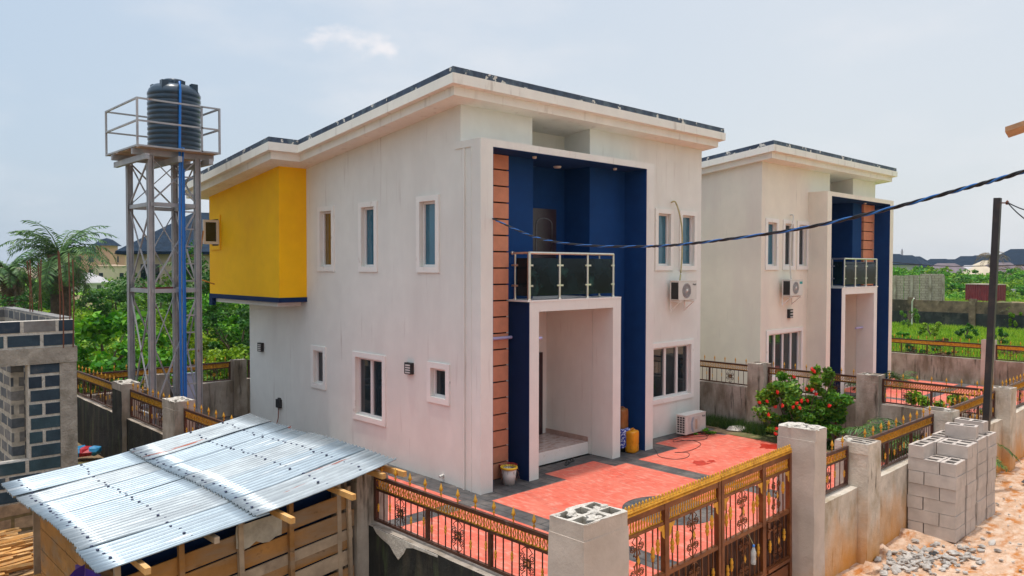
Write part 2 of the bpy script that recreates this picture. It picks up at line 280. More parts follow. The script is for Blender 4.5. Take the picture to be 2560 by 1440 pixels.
M['redox'] = mat('red_oxide_primer', (.16, .018, .025), .6, var=.3, scale=6, bump=0)
M['tank'] = mat('black_tank_plastic', (.008, .028, .050), .28, var=.2, scale=3, bump=.05, spec=.5, c2=(.03, .05, .07), c2scale=2, c2lo=.5, c2hi=.8)
M['bpipe'] = mat('blue_pipe', (.015, .16, .52), .35, var=.08, bump=0)
M['wpl'] = mat('white_plastic', (.62, .60, .55), .4, var=.05, bump=0)
M['acgrey'] = mat('condenser_grille', (.16, .16, .17), .5, var=.1, bump=0)
M['acblk'] = mat('condenser_black', (.02, .02, .02), .5, bump=0)
M['bluep'] = mat('blue_print', (.03, .22, .42), .4, bump=0)
M['tealp'] = mat('teal_badge', (.0, .28, .28), .4, bump=0)
M['orangep'] = mat('orange_print', (.50, .25, .08), .5, bump=0)
M['ltgrey'] = mat('lamp_louvre', (.55, .53, .50), .4, bump=0)
M['yelpl'] = mat('yellow_plastic', (.78, .52, .03), .4, var=.06, bump=0)
M['jerry'] = mat('amber_jerrycan', (.72, .28, .008), .35, var=.12, scale=6, c2=(.50, .17, .01), c2scale=5, c2lo=.6, c2hi=.75, bump=.1)
M['brownpl'] = mat('brown_jerrycan', (.30, .12, .03), .45, var=.2, scale=6, bump=.1)
M['redpl'] = mat('red_plastic', (.40, .02, .03), .4, bump=0)
M['cloth'] = mat('blue_patterned_cloth', (.03, .05, .30), .9, var=.2, scale=20, c2=(.55, .58, .70), c2scale=22, c2lo=.52, c2hi=.54, bump=.4, bscale=14, bdist=.02)
M['twig'] = mat('dry_twig', (.22, .12, .07), .9, bump=0)
M['cable'] = mat('black_cable', (.012, .012, .014), .5, bump=0)
M['cableb'] = mat('blue_cable', (.02, .13, .40), .4, bump=0)
M['pole'] = mat('black_steel_pole', (.022, .020, .020), .5, var=.3, scale=4, c2=(.05, .035, .025), c2scale=3, c2lo=.55, c2hi=.7, bump=.1)
M['hose'] = mat('insulated_hose', (.42, .38, .20), .7, var=.2, scale=20, bump=.3, bscale=40)
M['stone'] = mat('grey_rubble', (.42, .385, .345), .9, var=.25, scale=4, c2=(.30, .27, .24), c2scale=6, c2lo=.5, c2hi=.65, bump=.5, bscale=25, bdist=.01)
M['trunk'] = mat('tree_bark', (.12, .085, .055), .95, var=.3, scale=8, bump=.8, bscale=20, bdist=.02)
M['ptrunk'] = mat('palm_bark', (.09, .06, .04), .95, var=.4, scale=5, bump=1, bscale=10, bdist=.05)
M['flower'] = mat('red_petal', (.75, .015, .012), .6, var=.2, scale=30, bump=0)
M['leafA'] = leafmat('hibiscus_leaf', (.070, .21, .012), (.16, .30, .02))
M['leafB'] = leafmat('broad_leaf', (.065, .25, .008), (.14, .36, .012))
M['leafC'] = leafmat('dark_leaf', (.030, .12, .012), (.06, .20, .014))
M['leafD'] = leafmat('yellow_green_leaf', (.15, .30, .010), (.25, .38, .015))
M['leafP'] = leafmat('palm_leaflet', (.045, .13, .022), (.10, .19, .035), rough=.5, trans=.2)
M['leafPd'] = leafmat('dead_palm_leaflet', (.14, .095, .045), (.22, .16, .08))
M['grass'] = leafmat('grass_blade', (.20, .38, .012), (.32, .44, .03), trans=.4)
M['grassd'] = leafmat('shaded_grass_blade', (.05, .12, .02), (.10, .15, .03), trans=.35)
M['hay'] = leafmat('dead_weed', (.20, .10, .035), (.08, .06, .03))
def blockwall(name, c1, mortar, wx=.5, wh=.25, ms=.03, c2=None, noise=.3, axis='X'):
    m = bpy.data.materials.new(name); m.use_nodes = True; N, L = m.node_tree.nodes, m.node_tree.links; b = N['Principled BSDF']; b.inputs['Roughness'].default_value = .95
    g = N.new('ShaderNodeNewGeometry'); sp = N.new('ShaderNodeSeparateXYZ'); L.new(g.outputs['Position'], sp.inputs[0]); cb = N.new('ShaderNodeCombineXYZ')
    ad = N.new('ShaderNodeMath'); ad.operation = 'ADD'; L.new(sp.outputs[0], ad.inputs[0]); L.new(sp.outputs[1], ad.inputs[1]); L.new(ad.outputs[0], cb.inputs[0])
    nz = N.new('ShaderNodeTexNoise'); nz.inputs['Scale'].default_value = 5; nz.inputs['Detail'].default_value = 4; L.new(g.outputs['Position'], nz.inputs[0])
    za = N.new('ShaderNodeMath'); za.operation = 'MULTIPLY_ADD'; za.inputs[1].default_value = .05; L.new(nz.outputs[0], za.inputs[0]); L.new(sp.outputs[2], za.inputs[2]); L.new(za.outputs[0], cb.inputs[1])
    br = N.new('ShaderNodeTexBrick'); L.new(cb.outputs[0], br.inputs[0]); br.inputs['Scale'].default_value = 1; br.inputs['Brick Width'].default_value = wx; br.inputs['Row Height'].default_value = wh
    br.inputs['Mortar Size'].default_value = ms; br.inputs['Mortar Smooth'].default_value = .15; br.inputs['Bias'].default_value = 0
    br.inputs['Color1'].default_value = (*c1, 1); br.inputs['Color2'].default_value = (*(c2 or c1), 1); br.inputs['Mortar'].default_value = (*mortar, 1)
    n2 = N.new('ShaderNodeTexNoise'); n2.inputs['Scale'].default_value = 9; n2.inputs['Detail'].default_value = 6; L.new(g.outputs['Position'], n2.inputs[0])
    r = N.new('ShaderNodeMapRange'); r.inputs[1].default_value = .3; r.inputs[2].default_value = .7; r.inputs[3].default_value = 1-noise; r.inputs[4].default_value = 1+noise; L.new(n2.outputs[0], r.inputs[0])
    mx_ = N.new('ShaderNodeVectorMath'); mx_.operation = 'MULTIPLY'; L.new(br.outputs['Color'], mx_.inputs[0]); L.new(r.outputs[0], mx_.inputs[1]); L.new(mx_.outputs[0], b.inputs['Base Color'])
    bp = N.new('ShaderNodeBump'); bp.inputs['Strength'].default_value = .6 if noise > .25 else .1; bp.invert = True; bp.inputs['Distance'].default_value = .02; L.new(br.outputs['Fac'], bp.inputs['Height']); L.new(bp.outputs[0], b.inputs['Normal'])
    return m
M['bw_dark'] = blockwall('damp_blockwork', (.055, .065, .075), (.30, .27, .22), .56, .25, .045, (.15, .14, .13))
M['bw_tan'] = blockwall('tan_blockwork', (.36, .25, .15), (.17, .12, .05), .6, .26, .03, (.30, .20, .12))
M['bw_far'] = blockwall('far_blockwork', (.42, .35, .28), (.24, .19, .15), .5, .27, .022, (.36, .30, .24), .2)
M['rooftile'] = mat('blue_black_roof_sheet', (.010, .024, .045), .8, var=.35, scale=3, bump=.6, bscale=4, bdist=.1, spec=.15)
M['roofbr'] = mat('brown_roof_sheet', (.13, .10, .11), .7, var=.3, scale=1, bump=.3, bscale=2)
M['pinkw'] = mat('pink_render', (.58, .31, .25), .9, var=.08, scale=.3, bump=0)
M['creamw'] = mat('far_cream_render', (.48, .40, .29), .9, var=.15, scale=.5, bump=0)
M['palew'] = mat('far_pale_render', (.42, .40, .40), .9, var=.1, scale=.5, bump=0)
M['contr'] = mat('maroon_container', (.20, .018, .025), .6, var=.25, scale=2, bump=0)
M['contop'] = mat('container_roof', (.48, .36, .30), .8, var=.2, scale=2, bump=0)
M['muck'] = mat('weathered_perimeter_render', (.19, .13, .085), .95, var=.4, scale=1.5, c2=(.045, .035, .025), c2scale=.9, c2lo=.45, c2hi=.65, c3=(.28, .23, .16), c3scale=3, c3lo=.6, c3hi=.75, bump=.3)
M['muckd'] = mat('blackened_perimeter_render', (.022, .026, .026), .95, var=.5, scale=1.5, c2=(.09, .085, .07), c2scale=1.2, c2lo=.55, c2hi=.75, bump=.3)
M['eave'] = mat('brown_eave', (.42, .24, .13), .8, var=.2, scale=3, bump=.2)
M['yelwood'] = mat('yellow_board', (.55, .33, .06), .8, var=.15, scale=3, bump=.2)
M['palelil'] = mat('pale_lilac_sheet', (.50, .50, .66), .6, var=.06, scale=3, bump=0)
M['lilac'] = mat('lilac_pipe', (.42, .40, .62), .5, bump=0)
M['dkblock'] = mat('damp_dark_block', (.028, .050, .068), .9, var=.35, scale=3, c2=(.10, .10, .10), c2scale=3, c2lo=.55, c2hi=.75, bump=.5, bscale=30, island=.25)
M['gyblock'] = mat('dry_grey_block', (.15, .145, .135), .9, var=.25, scale=4, c2=(.10, .08, .06), c2scale=3, c2lo=.5, c2hi=.7, bump=.5, bscale=30, island=.2)
M['bw_cap'] = mat('wall_top_blocks', (.24, .23, .215), .9, var=.3, scale=5, bump=.4, island=.2)
M['beamc'] = mat('rough_cast_concrete', (.34, .30, .25), .95, var=.25, scale=6, c2=(.22, .19, .15), c2scale=4, c2lo=.5, c2hi=.68, bump=1, bscale=25, bdist=.03)
M['pylon'] = mat('pylon_steel', (.35, .36, .40), .6, bump=0)
M['rebar'] = mat('rusty_rebar', (.14, .05, .025), .8, bump=0)
# ------------------------------------------------------------------ the two houses
K = .116
def sof(y): return 8.27 - K*(y-12)
def wallgrid(mb, axis, c, a0, a1, z0, z1, holes, dep=.22, mi=0, mr=0, topf=None, flip=1):
    """front face of a wall at axis 'x' (normal -X, a=Y) or 'y' (normal -Y, a=X), with openings and their reveals"""
    As = sorted({a0, a1, *[h[0] for h in holes], *[h[1] for h in holes]}); Zs = sorted({z0, z1, *[h[2] for h in holes], *[h[3] for h in holes]})
    As = [a for a in As if a0 <= a <= a1]; Zs = [z for z in Zs if z0 <= z <= z1]
    P = (lambda a, d, z: (c+d, a, z)) if axis == 'x' else (lambda a, d, z: (a, c+d, z))
    def Z(a, z): return topf(a) if (topf and z == z1) else z
    for i in range(len(As)-1):
        for j in range(len(Zs)-1):
            ca, cz = (As[i]+As[i+1])/2, (Zs[j]+Zs[j+1])/2
            if any(h[0] < ca < h[1] and h[2] < cz < h[3] for h in holes): continue
            A, B = As[i], As[i+1]; z, w = Zs[j], Zs[j+1]
            mb.add([P(A, 0, z), P(B, 0, z), P(B, 0, Z(B, w)), P(A, 0, Z(A, w))], [(0, 1, 2, 3)], mi)
    for h in holes:
        d = h[4] if len(h) > 4 else dep
        A, B, z, w = h[:4]
        for q in (((A, 0, z), (A, d, z), (A, d, w), (A, 0, w)), ((B, 0, z), (B, 0, w), (B, d, w), (B, d, z)), ((A, 0, z), (B, 0, z), (B, d, z), (A, d, z)), ((A, 0, w), (A, d, w), (B, d, w), (B, 0, w))):
            mb.add([P(*p) for p in q], [(0, 1, 2, 3)], mr)
def window(root, axis, c, a0, a1, z0, z1, panes=1, glass='glass_lo', trim=.13, fx=None, dep=.13, tm='trim', name='window'):
    if fx: a0, a1 = sorted((fx(a0), fx(a1)))
    def B(mb, p0, p1, d0, d1, q0, q1):
        if axis == 'x': mb.box(c+d0, c+d1, p0, p1, q0, q1)
        else: mb.box(p0, p1, c+d0, c+d1, q0, q1)
    fr = MB(); w = .055; e = .002
    B(fr, a0+e, a0+w, dep-.06, dep, z0+e, z1-e); B(fr, a1-w, a1-e, dep-.06, dep, z0+e, z1-e); B(fr, a0+w, a1-w, dep-.06, dep, z0+e, z0+w); B(fr, a0+w, a1-w, dep-.06, dep, z1-w, z1-e)
    for k in range(1, panes):
        m = a0+(a1-a0)*k/panes; B(fr, m-.045, m+.045, dep-.063, dep-.001, z0+w, z1-w)
    f = fr.build(name, M['pvc'], root)
    t = MB()
    B(t, a0-trim, a0, -.035, .0, z0-trim, z1+trim); B(t, a1, a1+trim, -.035, .0, z0-trim, z1+trim); B(t, a0, a1, -.035, .0, z1, z1+trim); B(t, a0, a1, -.035, .0, z0-trim, z0)
    t.build('surround', M[tm], f)
    for k in range(panes):
        p0 = a0+(a1-a0)*k/panes + (w if k == 0 else .045); p1 = a0+(a1-a0)*(k+1)/panes - (w if k == panes-1 else .045)
        g = MB(); B(g, p0, p1, dep-.02, dep+.02, z0+w, z1-w)
        g.build('pane', M[glass] if isinstance(glass, str) else M[glass[k]], f)
    return f
def house(label, C=None, LO=.65, RO=.30, first=True):
    fx = (lambda x: x) if C is None else (lambda x: C-x)
    root = thing('duplex_house', label, 'house', (fx(10.45), 12.55, 0)); W = M['white']; WF = M['white'] if first else M['cream']
    def hb(mb, x0, x1, *r, **k): return mb.box(fx(x0), fx(x1), *r, **k)
    XL, XR, YF, YB = 10.45, 19.55, 12.55, 22.6
    # side walls
    side = MB()
    wins = [(17.74, 18.32, 4.68, 6.13), (15.77, 16.33, 4.68, 6.13), (13.38, 13.95, 4.68, 6.13), (18.19, 18.70, 1.55, 2.44), (15.44, 16.62, 1.0, 2.44), (13.03, 13.56, 1.82, 2.46)]
    wallgrid(side, 'x', fx(XL), YF, YB, -.1, 8, wins if first else [], .2, topf=lambda a: sof(a)+.05)
    side.build('side_wall', W if first else M['cream'], root)
    if first:
        for i, w in enumerate(wins):
            window(root, 'x', XL, *w, panes=2 if i == 4 else 1, glass=('glass_br', 'glass_up', 'glass_up', 'glass_lo', 'glass_lo', 'glass_lo')[i], trim=.125)
    o2 = MB(); a, b = fx(XR), fx(XR)
    o2.add([(a, YF, -.1), (a, YB, -.1), (a, YB, sof(YB)+.05), (a, YF, sof(YF)+.05)], [(0, 1, 2, 3)]); o2.build('side_wall', M['cream'] if not first else W, root)
    o3 = MB(); o3.add([(fx(XL), YB, -.1), (fx(XR), YB, -.1), (fx(XR), YB, sof(YB)+.05), (fx(XL), YB, sof(YB)+.05)], [(0, 1, 2, 3)]); o3.build('rear_wall', W, root)
    # inside darkness behind the glass
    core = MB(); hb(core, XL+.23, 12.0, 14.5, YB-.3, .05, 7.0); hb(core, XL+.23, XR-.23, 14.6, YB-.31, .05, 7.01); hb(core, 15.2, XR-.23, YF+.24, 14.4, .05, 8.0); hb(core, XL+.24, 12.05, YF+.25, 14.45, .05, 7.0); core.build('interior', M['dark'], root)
    # front wall with the recess, the porch opening and the windows
    fw = MB(); fwins = [(16.42, 17.0, 4.72, 6.15), (17.42, 18.0, 4.72, 6.15), (18.57, 19.17, 4.72, 6.15), (16.75, 19.05, 1.05, 2.47)]
    holes = [(12.58, 14.59, 3.93, 8.1, .85), (12.13, 14.70, .0, 3.70, 1.57)] + fwins
    hh = [tuple(sorted((fx(h[0]), fx(h[1])))) + h[2:] for h in holes]
    wallgrid(fw, 'y', YF, min(fx(XL), fx(XR)), max(fx(XL), fx(XR)), -.1, 8.25, hh, .2)
    fw.build('front_wall', WF if not first else W, root)
    x0, x1 = sorted((fx(12.58), fx(14.59)))
    rc = MB(); rc.box(x0-.01, x1+.01, 13.40, 13.5, 3.90, 8.2); rc.box(x0+.001, x1-.001, YF+.01, 13.40, 8.095, 8.2); rc.build('recess_wall', M['cream'], root)
    for w in fwins:
        big = w[1]-w[0] > 1
        window(root, 'y', YF, *w, panes=4 if big else 1, glass='glass_lo' if big else ('glass_up' if (first or w[0] > 18) else 'glass_lo'), trim=.13, fx=fx)
    # navy paint, terracotta strip, frame
    nv = MB()
    def npan(x0, x1, z0, z1, d=.012):
        if x1 > x0: hb(nv, x0, x1, YF-d, YF-.001, z0, z1)
    npan(11.77, 12.5925, 3.96, 7.155); npan(14.5775, 15.975, 3.96, 7.155); npan(14.99, 15.975, 0.0, 3.96); npan(10.74, 11.80, 3.9, 7.155, .004)
    hb(nv, 15.965, 15.979, 11.853, YF, 0, 7.155)              # inner cheek of the far leg
    hb(nv, 10.7355, 10.7445, 11.853, YF-.10, 0, 7.147)
    hb(nv, 12.585, 14.585, 13.385, 13.399, 3.95, 7.16)
    hb(nv, 12.581, 12.592, YF, 13.385, 3.95, 7.16); hb(nv, 14.578, 14.589, YF, 13.385, 3.95, 7.16)
    hb(nv, 10.74, 15.965, 11.856, YF-.02, 7.148, 7.159); hb(nv, 12.6, 14.57, YF-.02, 13.38, 7.148, 7.20)
    nv.build('navy_wall', M['navy'], root)
    tr = MB(); j = RND
    for k in range(20):
        z = .0+k*.358
        if z > 7.1: break
        hb(tr, 10.745, 11.75, YF-.085-j.uniform(0, .012), YF-.004, z+.022, min(z+.346, 7.13))
    tr.build('terracotta_strip', M['terra'], root)
    tj = MB(); hb(tj, 10.745, 11.745, YF-.03, YF-.0135, 0, 7.12); tj.build('strip_joint', M['dark'], root)
    fr = MB(); hb(fr, 10.40, 10.735, 11.85, 12.17, -.1, 7.16); hb(fr, 10.425, 10.735, 12.17, YF+.13, -.1, 7.16); hb(fr, 15.98, 16.30, 11.85, YF-.001, -.1, 7.16); hb(fr, 10.40, 16.30, 11.85, YF-.0005, 7.16, 7.31)
    hb(fr, 10.401, 10.44, YF-.001, YF+.13, 7.16, 7.31)
    gv = MB(); hb(gv, 10.385, 10.45, 12.36, 12.40, -.1, 7.15); hb(gv, 10.388, 10.42, 12.13, 12.16, -.1, 7.15); gv.build('vertical_rib', M['white'] if first else M['cream'], root)
    fr.build('front_frame', M['white'] if first else M['cream'], root)
    # porch box
    pc = MB(); hb(pc, 11.84, 12.13, 11.88, YF-.013, -.1, 3.70); hb(pc, 14.70, 15.0, 11.88, YF-.013, -.1, 3.70); hb(pc, 11.84, 15.0, 11.88, YF-.013, 3.70, 3.92)
    pc.build('porch_surround', M['white'], root)
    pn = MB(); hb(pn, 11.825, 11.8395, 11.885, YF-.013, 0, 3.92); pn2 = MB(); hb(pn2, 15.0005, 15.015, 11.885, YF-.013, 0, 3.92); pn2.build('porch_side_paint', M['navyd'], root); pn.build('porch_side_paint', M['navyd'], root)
    pb = MB(); hb(pb, 12.0, 14.85, 14.12, 14.2, 0, 3.9); pb.build('porch_back_wall', M['white'], root)
    pf = MB(); hb(pf, 12.135, 14.695, 12.66, 14.12, -.05, .30, fm=[0, 1, 0, 0, 0, 0]); pf.build('porch_step', [M['trim'], M['tile']], root)
    sk = MB(); hb(sk, 14.68, 14.697, 12.66, 14.115, .301, .42); sk.build('skirting', M['tileb'], root)
    dr = MB(); hb(dr, 13.55, 14.50, 14.06, 14.119, .301, 2.45); dr.build('front_door', M['door'], root)
    d2 = MB(); hb(d2, 13.36, 14.22, 13.33, 13.385, 3.98, 6.12)
    bd = d2.build('balcony_door', M['door'], root)
    dp = MB()
    for q0, q1 in ((4.15, 4.85), (4.98, 5.75)):
        xa, xb = fx(13.50), fx(14.06); pts = [(xa, 13.325, q0), (xb, 13.325, q0), (xb, 13.325, q1)]
        if q0 > 4.5: pts += [((xa+xb)/2+(xb-xa)/2*cos(t), 13.325, q1+.14*sin(t)) for t in np.linspace(0.2, pi-.2, 7)]
        pts += [(xa, 13.325, q1), (xa, 13.325, q0)]; dp.tube(pts, .014, 5)
    dp.build('moulding', M['acgrey'], bd)
    # balcony slab and balustrade
    sl = MB(); hb(sl, 11.77, 15.0, 11.87, YF-.013, 3.9205, 3.955); hb(sl, 12.60, 14.57, YF-.013, 13.38, 3.935, 3.96); sl.build('balcony_floor', M['trim'], root)
    rail = MB(); zt, zb = 4.99, 3.955
    rail.tube([(fx(11.86), 11.92, zt), (fx(14.74), 11.92, zt)], .034, 10); rail.tube([(fx(11.86), 11.92, zt), (fx(11.86), 12.47, zt)], .028, 10); rail.tube([(fx(14.74), 11.92, zt), (fx(14.74), 12.53, zt)], .028, 10)
    rail.lathe((fx(11.86), 12.45, zt), [(0, -.04), (.04, -.03), (.045, .02), (0, .06)], 12, axis='y')
    hr = rail.build('handrail', M['steel'], root)
    PX = [(11.86, 11.92, .040), (12.83, 11.92, .030), (13.79, 11.92, .030), (14.74, 11.92, .030), (11.86, 12.36, .024), (14.74, 12.36, .024)]
    for x, y, r in PX:
        p = MB(); p.tube([(fx(x), y, zb), (fx(x), y, zt)], r, 10); p.lathe((fx(x), y, zb), [(0, 0), (.05, 0), (.05, .02), (.03, .035)], 12)
        po = p.build('baluster', M['steel'], root); c = MB()
        for z in (4.27, 4.72):
            if y < 12: hb(c, x-.10 if x > 12 else x-.02, x+.10 if x < 14 else x+.02, y-.03, y+.015, z-.02, z+.02)
            else: hb(c, x-.025, x+.02, y-.10, y+.1, z-.02, z+.02)
        c.build('clamp', M['steel'], po)
    for a, b in ((11.92, 12.78), (12.88, 13.74), (13.84, 14.69)):
        g = MB(); hb(g, a, b, 11.915, 11.925, 4.05, 4.88); g.build('glass_panel', M['tint'], root)
    for x in (11.86, 14.74):
        g = MB(); hb(g, x-.005, x+.005, 11.98, 12.31, 4.05, 4.88); g.build('glass_panel', M['tint'], root)
    for x, y, r in ((13.9, 13.0, .10), (12.3, 12.2, .05), (15.2, 12.25, .05)):
        l = MB(); l.lathe((fx(x), y, 7.145), [(r, 0), (r, -.02), (r*.8, -.045), (0, -.05)], 16); l.build('ceiling_lamp', M['wpl'], root)
    # roof: felt cap, fascia, lower band, all falling to the rear
    for nm, m_, e, zb_, zt_ in (('roof_cap', 'cap', .0, .385, .52), ('fascia', 'fascia', -.03, .18, .384), ('fascia_lower_band', 'fascia', .12, .0, .1795)):
        r = MB(); X0, X1 = sorted((fx(XL-LO+e), fx(XR+RO-e)))
        r.sbox(X0, X1, 12.0+e, 23.25-e, 8.15+zb_, 8.15+zt_, K, 12)
        if first: r.sbox(XL-LO-.8+e, XL-LO+e-.0005, 18.30+e, 24.15-e, 8.15+zb_, 8.15+zt_, K, 12)
        r.build(nm, M[m_], root)
    if first:
        by = MB(); z0 = 3.84
        by.add([(9.65, 19.07, z0), (9.65, 23.6, z0), (9.65, 23.6, sof(23.6)+.02), (9.65, 19.07, sof(19.07)+.02)], [(0, 3, 2, 1)])
        by.add([(9.65, 19.07, z0), (XL, 19.07, z0), (XL, 19.07, sof(19.07)+.02), (9.65, 19.07, sof(19.07)+.02)], [(0, 1, 2, 3)])
        by.add([(9.65, 23.6, z0), (11.5, 23.6, z0), (11.5, 23.6, sof(23.6)+.02), (9.65, 23.6, sof(23.6)+.02)], [(0, 3, 2, 1)])
        by.add([(11.5, 22.6, z0), (11.5, 23.6, z0), (11.5, 23.6, sof(23.6)+.02), (11.5, 22.6, sof(22.6)+.02)], [(0, 1, 2, 3)])
        bay = by.build('bay', M['yellow'], root)
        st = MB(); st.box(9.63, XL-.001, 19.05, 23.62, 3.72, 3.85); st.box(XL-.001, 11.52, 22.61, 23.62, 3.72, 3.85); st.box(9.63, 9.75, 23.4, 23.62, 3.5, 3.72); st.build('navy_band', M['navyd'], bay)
        ub = MB(); ub.box(9.76, XL-.002, 19.4, 23.58, 3.60, 3.7195); ub.build('bay_underside', M['white'], bay)
        wn_ = MB(); y0, y1, q0, q1 = 22.86, 23.35, 5.30, 6.10
        for a_, b_, c_, d_ in ((y0-.1, y0, q0-.12, q1+.12), (y1, y1+.1, q0-.12, q1+.12), (y0, y1, q1, q1+.12), (y0, y1, q0-.12, q0)): wn_.box(9.615, 9.66, a_, b_, c_, d_)
        ww = wn_.build('casement_window', M['yellow'], root)
        dk = MB(); dk.box(9.64, 9.66, y0, y1, q0, q1); dk.build('opening', M['dark'], ww)
        sh = MB()
        for a_, b_, c_, d_ in ((9.14, 9.21, 5.34, 6.06), (9.53, 9.61, 5.34, 6.06), (9.21, 9.53, 5.99, 6.06), (9.21, 9.53, 5.34, 5.42)): sh.box(a_, b_, 22.80, 22.84, c_, d_)
        sh.build('sash', M['pvc'], ww); gl = MB(); gl.box(9.21, 9.53, 22.815, 22.825, 5.42, 5.99); gl.build('pane', M['glass_lo'], ww)
        for y, z in ((21.78, 2.28), (14.33, 2.37)):
            l = MB(); l.box(10.36, 10.449, y-.125, y+.125, z-.13, z+.13); lo = l.build('wall_lamp', M['acblk'], root); v = MB()
            for k in range(4): v.box(10.345, 10.362, y-.10, y+.07, z-.105+k*.055, z-.075+k*.055)
            v.build('louvre', M['ltgrey'], lo)
        bx = MB(); bx.box(10.37, 10.449, 20.55, 20.78, .62, .86); bx.box(10.40, 10.449, 20.6, 20.72, .86, .90); mb_ = bx.build('meter_box', M['acblk'], root)
        w_ = MB(); w_.tube([(10.40, 20.66, .62), (10.40, 20.69, .3), (10.36, 20.78, 0)], .012, 6); w_.build('red_wire', M['rust'], mb_)
        ho = MB(); ho.lathe((10.448, 12.95, 2.2), [(0, -.008), (.05, -.006), (.055, .0)], 9, axis='x'); ho.build('wall_hole', M['dark'], root)
        pp = MB(); pp.tube([(10.45, 13.14, .15), (10.34, 13.14, .13)], .03, 8); pp.build('waste_pipe', M['wpl'], root)
        pl = MB(); pl.tube([(11.05, 12.44, 3.12), (11.83, 12.44, 3.12)], .035, 8); pl.tube([(12.13, 12.0, 3.10), (12.33, 12.0, 3.10)], .035, 8); pl.build('lilac_pipe', M['lilac'], root)
    else:
        l = MB(); l.box(fx(17.75), fx(17.5), YF-.09, YF, 2.95, 3.25); lo = l.build('wall_lamp', M['acblk'], root); v = MB()
        for z in (2.99, 3.09, 3.19): v.box(fx(17.70), fx(17.52), YF-.105, YF-.088, z-.02, z+.02)
        v.build('louvre', M['ltgrey'], lo)
        pl = MB(); pl.tube([(fx(12.15), 12.3, 2.35), (fx(12.75), 12.3, 2.35)], .04, 8); pl.build('lilac_pipe', M['lilac'], root)
    return root
house('white two storey duplex with yellow bay and navy framed balcony, nearest the camera')
house('cream two storey duplex standing farther right beyond the middle boundary wall', C=42.6, LO=.70, RO=.30, first=False)

# ------------------------------------------------------------------ ground
g = MB(); g.add([(-1500, -1500, -.06), (2500, -1500, -.06), (2500, 2500, -.06), (-1500, 2500, -.06)], [(0, 1, 2, 3)]); tag(g.build('ground', M['soil']), kind='structure')
def lumps(x, y):
    from mathutils import noise as nz
    return .05*nz.noise(Vector((x*.9, y*.9, 3))) + .035*nz.noise(Vector((x*2.7, y*2.7, 7))) + .018*nz.noise(Vector((x*7, y*7, 1)))
rd = MB(); NX, NY = 210, 70; xs = np.linspace(-2, 40, NX); ys = np.linspace(-9, 5.1, NY)
vs = [(x, y, max(-.03, lumps(x, y)) + .0) for y in ys for x in xs]
rd.add(vs, [(j*NX+i, j*NX+i+1, (j+1)*NX+i+1, (j+1)*NX+i) for j in range(NY-1) for i in range(NX-1)], 0, True); tag(rd.build('road', M['sand']), kind='structure')
pv = MB(); pv.box(6.0, 19.95, 5.1, 17.5, -.3, 0.0); pv.box(6.0, 10.5, 17.5, 23.5, -.3, 0.0); pv.box(20.9, 34.6, 5.1, 14.0, -.3, 0.0); tag(pv.build('pavement', M['pave']), kind='structure')
rp = MB()
def rect(x0, x1, y0, y1, z=.004, mb=rp): mb.add([(x0, y0, z), (x1, y0, z), (x1, y1, z), (x0, y1, z)], [(0, 1, 2, 3)])
disc = [(12.4+.90*cos(t), 8.62+.90*sin(t)) for t in np.linspace(0, 2*pi, 41)[:-1]]
rect(6.2, 9.80, 5.5, 11.38); rect(6.2, 9.86, 11.82, 16.6); rect(10.30, 14.62, 9.9, 11.40); rect(10.30, 11.5, 7.2, 9.9); rect(13.5, 14.62, 7.2, 9.9); rect(10.30, 14.62, 5.5, 7.2)
vs = [(x, y, .004) for x, y in disc] + [(0, 0, 0)]*40
for i, t in enumerate(np.linspace(0, 2*pi, 41)[:-1]):        # square hole edge matching each disc vertex
    s = 1/max(abs(cos(t)), abs(sin(t))); vs[40+i] = (min(13.5, max(11.5, 12.4+1.1*s*cos(t))), 8.55+1.35*s*sin(t), .004)
rp.add(vs, [(i, (i+1) % 40, 40+(i+1) % 40, 40+i) for i in range(40)])
rect(15.12, 19.2, 5.5, 11.42); rect(12.52, 14.2, 11.40, 12.06); rect(16.82, 19.05, 11.42, 12.15)
rect(21.3, 24.2, 5.6, 11.4); rect(24.7, 28.6, 5.6, 11.4); rect(29.0, 34.2, 5.6, 9.6); rect(29.0, 34.2, 10.0, 13.2)
tag(rp.build('red_paving', M['red']), kind='structure')
vg = MB(); vg.box(19.2, 20.45, 5.3, 12.0, -.2, .015); vg.box(19.6, 20.45, 12.0, 23.4, -.2, .03); vg.box(20.75, 21.3, 5.3, 22, -.2, .02); tag(vg.build('planting_bed', M['soil']), kind='structure')
fd = MB(); NX, NY = 60, 60; xs = np.linspace(35.2, 330, NX); ys = np.linspace(-60, 320, NY)
fd.add([(x, y, -.03+.2*lumps(x*.1, y*.1)) for y in ys for x in xs], [(j*NX+i, j*NX+i+1, (j+1)*NX+i+1, (j+1)*NX+i) for j in range(NY-1) for i in range(NX-1)], 0, True); tag(fd.build('field', M['turf']), kind='structure')
dm = MB()
for cx, cy, r in ((15.9, 10.2, .22), (16.25, 10.1, .12), (18.2, 9.2, .4), (18.7, 9.9, .3)):
    pts = [(cx+r*RND.uniform(.5, 1.2)*cos(t)*1.3, cy+r*RND.uniform(.5, 1.2)*sin(t), .0065) for t in np.linspace(0, 2*pi, 17)[:-1]]; dm.add(pts, [tuple(range(16))])
tag(dm.build('red_paving_damp_patch', M['reddk']), kind='structure')

